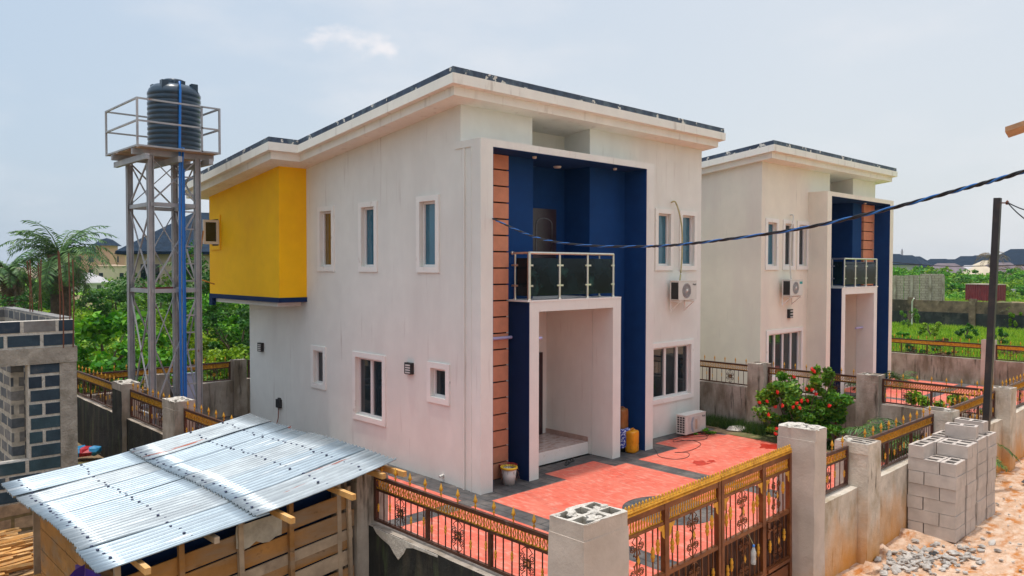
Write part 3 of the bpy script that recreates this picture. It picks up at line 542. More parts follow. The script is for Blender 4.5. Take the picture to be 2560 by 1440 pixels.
# ------------------------------------------------------------------ boundary walls, pillars, railings
ORD = ['first', 'second', 'third', 'fourth', 'fifth', 'sixth', 'seventh']
def pillar(x0, x1, y0, y1, h, label, m='conc', nx=2, ny=2, rub=4, seed=1, group='block and render boundary pillars', mx_=None, chunk=False):
    r = random.Random(seed); cx, cy = (x0+x1)/2, (y0+y1)/2
    root = thing('fence_pillar', label, 'pillar', (cx, cy, 0), group); b = MB(); N = 7
    rings = []                                       # slightly uneven rendered shaft
    for k in range(N):
        z = -.1 + (h-.06)*k/(N-1)+ (.0 if k else 0); e = lambda: r.uniform(-.008, .008)
        rings.append([(x0+e(), y0+e(), z), (x1+e(), y0+e(), z), (x1+e(), y1+e(), z), (x0+e(), y1+e(), z)])
    vs = [v for q in rings for v in q]; fs = []; ms = []
    for k in range(N-1):
        for s in range(4):
            a, c = k*4+s, k*4+(s+1) % 4; b.add([vs[a], vs[c], vs[c+4], vs[a+4]], [(0, 1, 2, 3)], 1 if (mx_ and s == 3) else 0)
    top = rings[-1]; b.add(top, [(0, 1, 2, 3)], 0)
    b.build('shaft', [M[m], M[mx_ or m]], root)
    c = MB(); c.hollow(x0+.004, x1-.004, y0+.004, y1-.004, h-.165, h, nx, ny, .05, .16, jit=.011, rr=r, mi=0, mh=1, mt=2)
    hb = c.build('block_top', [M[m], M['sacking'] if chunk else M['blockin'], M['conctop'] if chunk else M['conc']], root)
    if rub:
        q = MB()
        for k in range(rub):
            s = r.uniform(.02, .05) if not chunk else r.uniform(.03, .075); rock(q, (r.uniform(x0+.05, x1-.05), r.uniform(y0+.05, y1-.05), h-.01), s, r)
        q.build('mortar_lump', M['conctop'], root)
    return root
def rock(mb, c, s, r, flat=.6, mi=0):
    n1, n2 = 4, 6; vs = [(c[0], c[1], c[2]-s*flat)]; a0 = r.uniform(0, 6)
    ex = r.uniform(.7, 1.5)
    for i in range(1, n1):
        ph = -pi/2 + pi*i/n1
        for k in range(n2):
            t = a0+2*pi*k/n2; q = s*r.uniform(.7, 1.25)
            x, y = q*cos(ph)*cos(t)*ex, q*cos(ph)*sin(t); vs.append((c[0]+x*cos(a0)-y*sin(a0), c[1]+x*sin(a0)+y*cos(a0), c[2]+q*sin(ph)*flat))
    vs.append((c[0], c[1], c[2]+s*flat)); fs = [(0, 1+(k+1) % n2, 1+k) for k in range(n2)]
    for i in range(n1-2):
        for k in range(n2): fs.append((1+i*n2+k, 1+i*n2+(k+1) % n2, 1+(i+1)*n2+(k+1) % n2, 1+(i+1)*n2+k))
    L = len(vs)-1; fs += [(L, 1+(n1-2)*n2+k, 1+(n1-2)*n2+(k+1) % n2) for k in range(n2)]
    mb.add(vs, fs, mi)
def dwarf(x0, x1, y0, y1, h, label, m='conc', fm=None, mats=None, group='rendered dwarf walls under the railings'):
    b = MB(); r = random.Random(int(x0*31+y0*17)); along = (x1-x0) > (y1-y0); n = max(3, int(max(x1-x0, y1-y0)/.35))
    for k in range(n):
        f0, f1 = k/n, (k+1)/n
        if along: a0, a1, c0, c1 = x0+(x1-x0)*f0, x0+(x1-x0)*f1, y0, y1
        else: a0, a1, c0, c1 = x0, x1, y0+(y1-y0)*f0, y0+(y1-y0)*f1
        b.box(a0, a1, c0, c1, -.1, h, fm=fm)
    V = [list(v) for v in b.v]                        # rough top: nudge all top vertices of a station alike
    jit = {}
    for v in V:
        if v[2] > h-.01:
            key = round(v[0] if along else v[1], 3); jit.setdefault(key, r.uniform(-.008, .008)); v[2] += jit[key]
    b.v = [tuple(v) for v in V]
    b.build('dwarf_wall', mats or M[m]); o = bpy.data.objects[-1] if False else None
    return b
def dwarfw(x0, x1, y0, y1, h, label, **k):
    before = set(bpy.data.objects.keys()); dwarf(x0, x1, y0, y1, h, label, **k)
    nm = [n for n in bpy.data.objects.keys() if n not in before][0]
    return tag(bpy.data.objects[nm], label, 'wall', 'rendered dwarf walls under the railings')
def scroll_pts(cx, z0, z1, side, y=0):
    """an S of wrought iron running up one side of a bar with curled ends"""
    w = .085*side; zm = (z0+z1)/2; out = []
    for (zc, dirn) in ((z0+.13, 1), (z1-.13, -1)):
        pts = []
        for t in np.linspace(0, 1, 16):
            a = 1.75*2*pi*t; r = .050*(1-.78*t)
            pts.append((cx+w*.95 + side*r*cos(a)*-1, y, zc+dirn*r*sin(a)))
        out.append(pts)
        st = pts[0]; ze = zm-(zm-zc)*.15
        out.append([(cx+side*.004, y, zm-dirn*.02), (cx+side*.055, y, zm-dirn*.075), (cx+side*.06, y, zc+dirn*.10), (cx+side*.03, y, zc+dirn*.03), st])
        out.append([(cx, y, zc-dirn*.12), (cx+side*.04, y, zc-dirn*.11), (cx+side*.085, y, zc-dirn*.07), (st[0], y, zc-dirn*.02)])
    return out
def knuckle(mb, x, y, z, s=1., mi=0, n=8):
    mb.lathe((x, y, z), [(.006, -.075*s), (.016*s, -.07*s), (.013*s, -.055*s), (.022*s, -.035*s), (.022*s, -.012*s), (.013*s, 0), (.022*s, .012*s), (.022*s, .035*s), (.013*s, .055*s), (.016*s, .07*s), (.006, .075*s)], n, mi)
def railing(L, zb=1.22, zt=1.84, hi=True, spears=True):
    """railing panel of length L along local X from 0: frame rails, gold ring band, bars, scrolls, posts, spear heads"""
    parts = []
    fr = MB(); fr.box(0, L, -.022, .022, zt-.045, zt); fr.box(0, L, -.018, .018, zt-.205, zt-.175); fr.box(0, L, -.02, .02, zb, zb+.035)
    npost = max(1, int(round(L/1.12))); px = [L*k/npost for k in range(npost+1)]
    parts.append(('top_rail', fr, 'fence'))
    for k, x in enumerate(px):
        ps = MB(); a = min(max(x, .025), L-.025); ps.box(a-.024, a+.024, -.023, .023, zb+.0355, zt-.2055 if 0 < k < npost else zt-.0455); parts.append(('post', ps, 'fence'))
    band = MB(); n = int(L/.058) if hi else int(L/.10); seg = 10 if hi else 6; R = .062
    for k in range(n):
        x = .05 + (L-.1)*(k+.5)/n; c = []
        for t in np.linspace(0, 2*pi, seg+1): c.append((x+.045*cos(t), 0.0 if k % 2 else .006, zt-.11+R*sin(t)))
        band.tube(c, .0085 if hi else .014, 4, caps=False)
    if not hi: band.box(.04, L-.04, .008, .012, zt-.165, zt-.055)
    band.box(0.04, L-.04, -.007, .007, zt-.0525, zt-.0455); band.box(.04, L-.04, -.007, .007, zt-.1745, zt-.168)
    parts.append(('gold_band', band, 'gold'))
    bars = MB(); sc = MB(); kn = MB(); z0, z1 = zb+.035, zt-.205
    for s in range(npost):
        a, b = px[s], px[s+1]; c = (a+b)/2; w = b-a
        for q in (-.43, -.32, -.20, -.10, 0, .10, .20, .32, .43):
            x = c+q*w
            bars.box(x-.006, x+.006, -.006, .006, z0, z1)
        for q, z in ((-.43, .55), (-.20 if w > .9 else -.32, .40), (.20 if w > .9 else .32, .55), (.43, .40)):
            knuckle(kn, c+q*w, 0, z0+(z1-z0)*z, .75, n=6 if hi else 5)
        for sd in (-1, 1):
            for p in scroll_pts(c, z0, z1, sd): sc.tube(p if hi else p[::3]+[p[-1]], .0065, 4, caps=False)
        zc = (z0+z1)/2
        for t in np.linspace(0, 2*pi, 9)[:-1]: kn.add([(c, -.012, zc), (c+.05*cos(t-.3), -.018, zc+.05*sin(t-.3)), (c+.062*cos(t), -.008, zc+.062*sin(t)), (c+.05*cos(t+.3), -.018, zc+.05*sin(t+.3))], [(0, 1, 2, 3)])
    parts.append(('bars', bars, 'fence')); parts.append(('scrollwork', sc, 'fence')); parts.append(('gold_collar', kn, 'gold'))
    if spears:
        sp = MB(); n = max(2, int(L/.31))
        for k in range(n):
            x = L*(k+.5)/n; sp.lathe((x, 0, zt), [(.007, 0), (.007, .03), (.02, .045), (.007, .06), (.009, .075), (.026, .095), (.02, .12), (.0, .185)], 6)
        parts.append(('spear_head', sp, 'gold'))
    return parts
RP = {}
def rail_panel(x, y, ang, L, label, zb=1.22, zt=1.84, hi=True, spears=True):
    key = (round(L, 2), zb, zt, hi, spears); root = thing('railing_panel', label, 'railing', (x, y, 0), 'brown and gold railing panels on the boundary walls'); root.rotation_euler = (0, 0, ang)
    if key not in RP:
        RP[key] = [(n, mb.build(n, M[m], root, off=Vector((0, 0, 0)))) for n, mb, m in railing(L, zb, zt, hi, spears)]
        for n, o in RP[key]: o.parent = root; o.location = (0, 0, 0)
    else:
        for n, o in RP[key]:
            c = o.copy(); COL.objects.link(c); c.parent = root
    return root
# front wall along the road (Y = 5.2)
pillar(5.60, 6.30, 4.87, 5.35, 2.19, 'wide broken topped pillar left of the entrance gate, nearest the camera', 'gatep', 3, 2, 9, 3, chunk=True)
pillar(10.50, 10.86, 4.87, 5.43, 2.40, 'tall smooth gate pillar on the right side of the entrance gate', 'gatep', 1, 1, 34, 5, chunk=True)
fpx = [(12.37, 12.86), (16.28, 16.75), (20.35, 20.83)]
fl = ['grey roadside pillar between the gate pillar and the stacked concrete blocks', 'grey roadside pillar rising behind the near stack of concrete blocks', 'corner pillar just right of the black pole where the middle wall meets the road wall']
for (a, b), l, s in zip(fpx, fl, (11, 12, 13)): pillar(a, b, 4.87, 5.41, 1.90, l, 'concf', 3, 1, 5, s)
pillar(24.3, 24.8, 4.87, 5.41, 1.9, 'roadside pillar cut by the right edge of the picture', 'concf', 3, 1, 4, 14)
for a, b, l in ((10.862, 12.368, 'short roadside dwarf wall beside the tall gate pillar'), (12.862, 16.278, 'stained roadside dwarf wall behind the rubble and concrete blocks'), (16.752, 20.348, 'roadside dwarf wall behind the black pole'), (20.832, 24.298, 'roadside dwarf wall at the right edge of the picture')):
    dwarfw(a, b, 5.03, 5.30, 1.20, l, m='concf')
q = MB(); r = random.Random(44)
for k in range(26): rock(q, (5.60+r.uniform(-.02, .03), 5.02+r.gauss(0, .09), 1.62-.035*k+r.uniform(-.04, .04)), r.uniform(.04, .09), r, .8)
tag(q.build('broken_mortar', M['conctop']), 'lumpy broken mortar on the left side of the wide gate pillar', 'mortar')
rail_panel(10.87, 5.2, 0, 1.49, 'short railing panel between the tall gate pillar and the next pillar')
rail_panel(12.87, 5.2, 0, 3.40, 'roadside railing panel above the rubble, left of the block stacks')
rail_panel(16.76, 5.2, 0, 3.58, 'roadside railing panel crossed by the black pole')
rail_panel(20.84, 5.2, 0, 3.45, 'roadside railing panel at the right edge of the picture')
# left wall (X = 5.92): black with mould on its outer face
ly = [(8.93, 9.42), (12.5, 13.0), (15.75, 16.40), (19.0, 19.7)]
ll = ['pillar at the right corner of the tin roofed shed', 'pillar hidden behind the far edge of the shed roof', 'broken topped pillar of the left wall nearest the shed roof', 'crumbling pillar of the left wall with pale render patch, beside the tower']
for (a, b), l, s in zip(ly, ll, (21, 22, 23, 24)): pillar(5.70 if b > 12 else 5.62, 6.12, a, b, 1.97 if b > 12 else 1.93, l, 'conc', 2, 2, 14 if b > 12 else 5, s, mx_='conc' if b < 17 else 'mould', chunk=b > 12)
segs = [(5.352, 8.928), (9.422, 12.498), (13.002, 15.748), (16.402, 18.998), (19.702, 23.4)]
sl_ = ['mould blackened left dwarf wall nearest the camera, beside the wide gate pillar', 'left dwarf wall hidden behind the shed', 'left dwarf wall just beyond the shed roof', 'blackened left dwarf wall between the two broken pillars', 'farthest blackened left dwarf wall reaching the rear corner']
for (a, b), l in zip(segs, sl_): dwarfw(5.80, 6.05, a, b, 1.17, l, fm=[0, 0, 0, 0, 0, 1], mats=[M['conc'], M['mould']])
for (a, b), l in zip(segs, ['left railing panel nearest the camera, from shed pillar to gate pillar', 'left railing panel behind the shed roof', 'left railing panel just above the shed roof', 'left railing panel between the two broken pillars', 'farthest left railing panel near the rear corner']):
    rail_panel(5.90, a+.01, pi/2, b-a-.02, l, zb=1.21, hi=a < 16)
# peeled render on the nearest stretch of the left wall
pr_ = MB(); r = random.Random(5)
o_ = [(8.80, 1.165), (8.3, 1.165), (7.4, 1.165), (7.4, 1.14), (7.9, 1.12), (8.05, 1.08), (8.10, 1.0), (8.22, .88), (8.32, .94), (8.42, 1.02), (8.60, 1.06), (8.72, 1.10)]
pr_.add([(5.790, y, z) for y, z in o_] + [(5.7985, y, z) for y, z in o_], [tuple(range(11, -1, -1))] + [(i, (i+1) % 12, 12+(i+1) % 12, 12+i) for i in range(12)]); tag(pr_.build('render_patch', M['conctop']), 'pale jagged patch of peeled render on the black left wall', 'render patch')
# rear wall (Y = 23.6)
dwarfw(-14, 5.6, 23.5, 23.8, 1.68, 'black mouldy rear wall running left behind the unfinished block building', m='mould')
for a, b, l, hi in ((6.03, 10.30, 'rear dwarf wall behind the water tower', 0), (10.822, 14.0, 'rear dwarf wall glimpsed between rear pillar and house corner', 0)): dwarfw(a, b, 23.5, 23.75, 1.10, l, m='conc')
pillar(10.31, 10.72, 23.42, 23.72, 1.74, 'grey rear pillar beside the corner of the main house', 'conc', 2, 2, 3, 31)
pillar(7.75, 8.35, 23.35, 23.8, 1.52, 'pale rear pillar seen through the legs of the water tower', 'conc', 2, 2, 3, 32)
rail_panel(6.1, 23.62, 0, 4.18, 'rear railing panel behind the water tower', zb=1.12, zt=1.70, hi=False); rail_panel(10.85, 23.62, 0, 3.1, 'rear railing panel glimpsed beside the house corner', zb=1.12, zt=1.70, hi=False)
# middle wall between the two compounds (X = 20.5)
my = [(7.75, 8.3), (10.9, 11.4), (14.2, 14.7)]
for (a, b), l, s in zip(my, ['stained middle wall pillar right of the red flowering bush', 'middle wall pillar left of the red flowering bush', 'middle wall pillar hidden behind the main house'], (41, 42, 43)): pillar(20.22, 20.72, a, b, 1.92, l, 'conc', 2, 2, 2, s)
sg = [(5.412, 7.748), (8.302, 10.898), (11.402, 14.198)]
for (a, b), l in zip(sg, ['middle dwarf wall behind the small palm', 'middle dwarf wall behind the red flowering bush', 'middle dwarf wall beside the corner of the main house']): dwarfw(20.36, 20.62, a, b, 1.19, l, m='conc')
for (a, b), l in zip(sg, ['middle railing panel above the small palm', 'middle railing panel crossed by the red flowering bush', 'middle railing panel between bush and main house']): rail_panel(20.47, a+.01, pi/2, b-a-.02, l)
# far wall of the second compound (X = 34.9)
for (a, b), l, s in zip([(8.9, 9.35)], ['pale pillar of the far compound wall beside the pole'], (51,)): pillar(34.65, 35.1, a, b, 1.80, l, 'gatep', 2, 2, 0, s)
for a, b, l in ((9.352, 14.5, 'far compound wall right of the second house'), (4.9, 8.898, 'far compound wall at the right edge of the picture')):
    dwarfw(34.78, 35.02, a, b, 1.0, l, m='conc'); rail_panel(34.9, a+.01, pi/2, b-a-.02, l.replace('wall', 'railing panel'), zb=1.03, zt=1.63, hi=False)
# ------------------------------------------------------------------ entrance gate
def gate_leaf(x0, x1, zoff, hinge_left, label, stiles, latch):
    root = thing('gate_leaf', label, 'gate', (x0, 5.2, .05+zoff), 'two leaves of the entrance gate'); L = x1-x0; B = lambda n, mb, m, p=root: mb.build(n, M[m], p, off=Vector((0, 0, 0)))
    root.rotation_euler = (0, -.026, 0)
    fr = MB(); zt = 1.92; zb = .08; zm = 1.06
    fr.box(0, L, -.03, .03, zt-.07, zt); fr.box(0, L, -.022, .022, zt-.25, zt-.215); fr.box(0, L, -.028, .028, zm, zm+.05); fr.box(0, L, -.03, .03, zb, zb+.06); fr.box(0, L, -.028, .028, .36, .44)
    for s in stiles: fr.box(s[0], s[1], -.034, .034, zb, zt+.001)
    B('leaf_frame', fr, 'gate')
    cr = MB(); cr.box(0, L, -.04, .012, zt+.002, zt+.02); cr.tube([(0, -.022, zt+.04), (L, -.022, zt+.04)], .017, 6); cr.box(0, L, -.03, .006, zt+.02, zt+.065)
    n = int(L/.062)
    for k in range(n):
        x = .03+(L-.06)*k/(n-1); cr.lathe((x, -.012, zt+.065), [(.022, 0), (.019, .014), (.010, .02), (.017, .036), (.008, .05), (0, .062)], 6)
    B('gold_cresting', cr, 'gold')
    bd = MB(); n = int(L/.05)
    for k in range(n):
        x = .04+(L-.08)*k/(n-1)
        if any(s[0]-.01 < x < s[1]+.01 for s in stiles): continue
        bd.lathe((x, 0, zt-.215), [(.005, 0), (.012, .02), (.008, .05), (.014, .085), (.008, .115), (.012, .135), (.005, .145)], 6)
    bd.box(.03, L-.03, -.008, .008, zt-.215, zt-.205); bd.box(.03, L-.03, -.008, .008, zt-.08, zt-.07)
    B('gold_spindle_band', bd, 'gold')
    bars = MB(); sc = MB(); kn = MB()
    for i in range(len(stiles)-1):
        a, b = stiles[i][1], stiles[i+1][0]; w = b-a; c = (a+b)/2
        for q, k in ((.10, .42), (.20, .52), (.335, 0), (.5, 0), (.665, 0), (.80, .42), (.90, .52)) if w > .7 else ((.2, .45), (.38, 0), (.62, 0), (.8, .55)):
            x = a+w*q; bars.box(x-.007, x+.007, -.007, .007, zm+.05, zt-.25)
            bars.box(x-.007, x+.007, -.020, -.007, .44, zm)
            if k:
                knuckle(kn, x, 0, zm+.05+.62*k, 1.15); knuckle(kn, x, -.014, .44+.62*k, 1.15)
        for zz0, zz1, yy in ((zm+.05, zt-.25, 0), (.46, zm, -.02)):
            for sd in (-1, 1):
                for p in scroll_pts(c, zz0, zz1, sd, yy): sc.tube(p, .0075, 5, caps=False)
            zc = (zz0+zz1)/2; kn.add([(c, yy-.02, zc-.06), (c+.03, yy-.024, zc-.01), (c, yy-.02, zc+.06), (c-.03, yy-.024, zc+.01)], [(0, 1, 2, 3)])
        for sg_, xx in ((1, a), (-1, b)):
            if (i == 0) == (not hinge_left) or len(stiles) > 2:
                kn.add([(xx, -.028, zt-.25), (xx+sg_*.13, -.028, zt-.25), (xx+sg_*.10, -.028, zt-.30), (xx+sg_*.06, -.028, zt-.31), (xx+sg_*.045, -.028, zt-.38), (xx, -.028, zt-.42)], [(0, 1, 2, 3, 4, 5)])
    B('bars', bars, 'gate'); B('scrollwork', sc, 'gate'); B('gold_collar', kn, 'gold')
    sh = MB(); sh.box(.02, L-.02, .010, .018, .44, zm); sh.box(.02, L-.02, .008, .018, zb+.06, .36); B('sheet_backing', sh, 'gatedk')
    mo = MB()
    for i in range(len(stiles)-1):
        a, b = stiles[i][1], stiles[i+1][0]; mo.beam((a+.03, -.035, .40), (b-.03, -.035, .40), .03, .05); mo.box(a+.03, b-.03, -.02, .006, .16, .32)
    B('lower_moulding', mo, 'gate')
    if latch is not None:
        h = MB(); h.box(latch-.03, latch+.03, -.05, -.034, .86, 1.08); h.tube([(latch-.01, -.05, 1.0), (latch-.01, -.10, 1.0), (latch-.11, -.10, 1.0)], .012, 6); B('latch', h, 'gate')
    return root
gate_leaf(6.36, 8.60, -.02, True, 'left bronze and gold leaf of the entrance gate, meeting the wide broken topped pillar', [(0, .06), (1.04, 1.12), (2.18, 2.238)], None)
gate_leaf(8.615, 10.47, .04, False, 'right bronze and gold leaf of the entrance gate, with the hanging plastic bottle', [(0, .06), (1.03, 1.12), (1.79, 1.852)], 1.17)
M['clear'] = mat('clear_plastic', (.62, .66, .66), .12, bump=.3, bscale=20, alpha=.55)
bt = thing('plastic_bottle', 'empty clear plastic bottle with blue cap hanging on the gate', 'bottle', (9.25, 5.10, .78))
q = MB(); q.lathe((9.25, 5.10, .78), [(0, 0), (.033, .004), (.035, .05), (.030, .08), (.035, .11), (.035, .17), (.014, .225), (.013, .235)], 12); q.build('bottle_body', M['clear'], bt)
q = MB(); q.lathe((9.25, 5.10, .78), [(.016, .235), (.016, .262), (0, .264)], 12); q.build('cap', M['bpipe'], bt)
q = MB(); q.tube([(9.25, 5.10, 1.04), (9.24, 5.13, 1.10), (9.24, 5.17, 1.17)], .004, 4); q.build('string', M['hose'], bt)

# ------------------------------------------------------------------ stacks of hollow concrete blocks
BL, BWD, BH = .505, .25, .218; base = {}
def hb_mesh(kind, seed):
    if (kind, seed) in base: return base[(kind, seed)]
    r = random.Random(seed); b = MB(); lx, ly_ = (BL, BWD) if kind == 'x' else (BWD, BL)
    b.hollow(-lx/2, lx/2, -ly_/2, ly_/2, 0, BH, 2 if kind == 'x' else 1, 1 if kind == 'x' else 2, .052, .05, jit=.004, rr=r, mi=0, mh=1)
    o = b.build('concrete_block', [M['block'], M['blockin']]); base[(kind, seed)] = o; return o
first_used = set(); CRS = ['lowest', 'second', 'third', 'fourth', 'fifth', 'sixth', 'seventh', 'eighth']
def put_block(kind, x, y, z, lab, grp, rz=0, tilt=0):
    sd = RND.randint(0, 3); o = hb_mesh(kind, sd)
    if (kind, sd) in first_used: o = o.copy(); COL.objects.link(o)
    first_used.add((kind, sd)); o.location = (x, y, z); o.rotation_euler = (tilt, 0, rz+RND.uniform(-.012, .012)); tag(o, lab, 'concrete block', grp); return o
def stack(x0, y0, mods, hts, name, extra=()):
    G = .014
    for m in range(mods):
        X = x0+m*(BL+.045); h = hts[m]; dy = RND.uniform(-.02, .02)
        for c in range(h):
            lab = 'hollow grey concrete block in the %s course from the ground of %s' % (CRS[c], name) if c else 'hollow grey concrete block in the lowest course of %s' % name
            yb = y0+dy+RND.uniform(-.008, .008); xo = RND.uniform(-.008, .008); z = c*(BH+.006)
            if c % 2 == 0: hy = yb+BL+G+BWD/2; sy = yb+BL/2
            else: hy = yb+BWD/2; sy = yb+BWD+G+BL/2
            crs = CRS[c]+' course, '+('right' if m else 'left')+' half of '+name
            put_block('x', X+BL/2+xo, hy, z, 'block turned end-on in the '+crs, 'blocks of '+name)
            put_block('y', X+BWD/2+xo, sy, z, 'block lying in front in the '+crs, 'blocks of '+name); put_block('y', X+BWD*1.5+.012+xo, sy, z, 'block lying behind in the '+crs, 'blocks of '+name)
stack(14.45, 4.24, 2, [6, 7], 'the near block stack')
put_block('x', 14.45+BL/2, 4.24+BL+BWD/2+.01, 6*(BH+.006), 'hollow block lying alone on the near left corner of the near block stack', 'blocks of the near block stack')
stack(15.68, 4.24, 2, [7, 7], 'the far block stack')
put_block('y', 15.83, 4.56, 7*(BH+.006), 'nearer of the two upright blocks on top of the far block stack', 'blocks of the far block stack', .12)
put_block('y', 16.45, 4.58, 7*(BH+.006), 'farther of the two blocks on top of the far block stack', 'blocks of the far block stack', -.05)
q = MB(); r = random.Random(4)
for k in range(5): rock(q, (15.8+.05*k, 4.22, .0), .05, r)
# rubble in front of the stacks
cnt = 0; r = random.Random(9); proto = []
for k in range(8):
    q = MB(); rock(q, (0, 0, 0), .062, r, .5); proto.append(q)
pm_ = [None]*8
for k in range(330):
    if k < 120: x, y = 12.95+r.gauss(0, .42), 4.45+r.gauss(0, .20)
    elif k < 185: x, y = 13.7+r.gauss(0, .5), 4.02+r.gauss(0, .22)
    else: x, y = r.uniform(13.5, 22), r.uniform(2.2, 4.6)
    if 14.35 < x < 17 and y > 4.05: continue
    if y > 4.85 or y < 2: continue
    i = r.randrange(8)
    if pm_[i] is None: o = proto[i].build('stone', M['stone']); pm_[i] = o
    else: o = pm_[i].copy(); COL.objects.link(o)
    s = r.uniform(.35, 1.25) if k < 185 else r.uniform(.15, .7); o.scale = (s, s*r.uniform(.6, 1), s*.9); o.rotation_euler = (r.uniform(-.5, .5), r.uniform(-.5, .5), r.uniform(0, 6)); o.location = (x, y, .03+max(-.03, lumps(x, y)))
    if k < 185: tag(o, 'grey broken stone in the rubble before the concrete block stacks', 'stone', 'loose rubble by the block stacks')
    else: tag(o, 'small stone lying loose on the orange sandy road', 'stone', 'loose stones on the sandy road')
q = MB(); r = random.Random(8)
for x, y, s in ((14.25, 4.82, .28), (13.1, 4.9, .25), (12.95, 4.85, .15), (14.8, 4.1, .12), (12.2, 4.75, .22)): rock(q, (x, y, -.03), s, r, .55)
tag(q.build('sand_heap', M['sand']), 'low heaps of ochre sand against the foot of the roadside wall', 'sand heap')
def rag(x, y, s, lab):
    r = random.Random(int(x*9)); q = MB()
    for k in range(4): rock(q, (x+r.uniform(-s, s), y+r.uniform(-s, s)*.4, .05), s*r.uniform(.4, .9), r, .35)
    tag(q.build('plastic_scrap', M['acblk']), lab, 'plastic scrap')
rag(19.6, 4.3, .13, 'black plastic scrap on the road beyond the far block stack'); rag(13.55, 4.28, .07, 'black plastic scrap between the rubble and the near block stack'); rag(20.2, 3.75, .1, 'black plastic scrap at the right edge of the road')

# ------------------------------------------------------------------ air conditioners
def text_mesh(body, size, m, parent, loc, rot):
    cu = bpy.data.curves.new('lettering', 'FONT'); cu.body = body; cu.size = size; cu.extrude = .001; tmp = bpy.data.objects.new('tmp', cu); COL.objects.link(tmp)
    bpy.context.view_layer.update(); me = bpy.data.meshes.new_from_object(tmp); bpy.data.objects.remove(tmp)
    o = bpy.data.objects.new('lettering', me); COL.objects.link(o); me.materials.append(m); o.parent = parent; o.location = loc; o.rotation_euler = rot; return o
def condenser(x, y, z, w, lab, kind):
    root = thing('air_conditioner', lab, 'air conditioner', (x, y, z), 'outdoor air conditioner units'); d, h = .30, .53; B = lambda n, mb, m, p=root: mb.build(n, M[m], p, off=Vector((0, 0, 0)))
    b = MB(); b.box(0, w, 0, d, 0.02, h); b.box(-.006, w+.006, -.006, d+.006, h, h+.018); b.box(.06, .14, .02, d-.02, 0, .02); b.box(w-.14, w-.06, .02, d-.02, 0, .02); B('casing', b, 'wpl')
    s = MB()
    if kind == 'low':
        for i in range(3):
            for k in range(7): s.box(-.004, .03, .035+i*.085, .035+i*.085+.06, .06+k*.065, .06+k*.065+.045)
    else: s.box(-.004, .1, .02, d-.05, .04, h-.03)
    B('side_vent', s, 'acblk')
    f = MB(); cx, cz, R = w*.43, .27, .205
    if kind == 'low':
        f.box(.14, w*.72, -.004, .0, .05, .49); gr = B('grille', f, 'ltgrey'); st = MB()
        for k in range(15): st.box(.15, w*.71, -.012, -.004, .065+k*.029, .078+k*.029)
        B('slats', st, 'wpl', gr); t = MB()
        for k in range(14):
            zz = .081+k*.029; u = .30-.06*sin(pi*(k/13)); t.box(u, u+.09, -.0145, -.0125, zz-.014, zz-.003)
        B('blue_sticker', t, 'bluep', gr); t = MB()
        for k in range(10): t.box(.45, .56, -.0145, -.0125, .081+k*.029+.05-.014, .081+k*.029+.05-.003)
        B('orange_sticker', t, 'orangep', gr)
    else:
        f.lathe((cx, -.003, cz), [(0, 0), (R, 0), (R, .004)], 28, axis='y', smooth=False); gr = B('grille', f, 'acgrey'); st = MB()
        for k in range(26):
            a = 2*pi*k/26; st.beam((cx+.04*cos(a), -.01, cz+.04*sin(a)), (cx+(R-.005)*cos(a+.35), -.01, cz+(R-.005)*sin(a+.35)), .005, .004)
        for rr in (.08, .13, .18, .205): st.tube([(cx+rr*cos(a), -.012, cz+rr*sin(a)) for a in np.linspace(0, 2*pi, 25)], .0035, 4, caps=False)
        B('slats', st, 'ltgrey', gr); hu = MB(); hu.lathe((cx, -.02, cz), [(0, -.005), (.045, 0), (.045, .015)], 16, axis='y'); B('hub', hu, 'wpl', gr)
        bk = MB(); bk.beam((.08, d+.02, -.03), (.08, -.02, -.03), .03, .03); bk.beam((.08, d+.03, -.30), (.08, .02, -.04), .02, .025); bk.beam((w-.12, d+.02, -.03), (w-.12, -.02, -.03), .03, .03); bk.beam((w-.12, d+.03, -.30), (w-.12, .02, -.04), .02, .025)
        bk.box(.06, .10, d+.0, d+.03, -.32, .05); bk.box(w-.14, w-.10, d+.0, d+.03, -.32, .05); B('bracket', bk, 'trim')
    if kind == 'far': t = MB(); t.box(w-.21, w-.02, -.004, 0, .40, .48); B('badge', t, 'tealp')
    else: text_mesh('Royal', .075, M['acblk'], root, (w-.20, -.007, .42), (pi/2, 0, 0))
    return root
condenser(17.85, 12.14, 3.76, .86, 'white air conditioner unit bracketed to the wall under the upper windows of the near house', 'wall')
condenser(17.98, 11.98, .06, 1.0, 'white air conditioner unit standing on the ground below the large window', 'low')
condenser(42.6-18.35, 12.14, 3.72, .86, 'white air conditioner unit with a teal badge on the second house', 'far')
def hose(pts, lab, m='hose', r=.022):
    P = [Vector(p) for p in pts]; out = []
    for i in range(len(P)-1):
        p0, p1, p2, p3 = P[max(i-1, 0)], P[i], P[i+1], P[min(i+2, len(P)-1)]
        for t in np.linspace(0, 1, 7)[:-1]: out.append(.5*((2*p1)+(p2-p0)*t+(2*p0-5*p1+4*p2-p3)*t*t+(3*p1-p0-3*p2+p3)*t**3))
    out.append(P[-1]); q = MB(); q.tube(out, r, 7); return q.build('pipe', M[m])
tag(hose([(18.05, 12.55, 6.48), (18.06, 12.40, 6.45), (18.25, 12.35, 5.9), (18.30, 12.35, 5.2), (18.22, 12.33, 4.6), (18.12, 12.3, 4.3)], ''), 'olive insulated pipe curving down the near house wall to the bracketed unit', 'pipe')
tag(hose([(24.98, 12.55, 6.45), (24.96, 12.42, 6.4), (24.72, 12.38, 5.9), (24.62, 12.36, 5.2), (24.60, 12.33, 4.6), (24.62, 12.3, 4.28)], '', 'wpl'), 'pale insulated pipe on the second house wall', 'pipe')

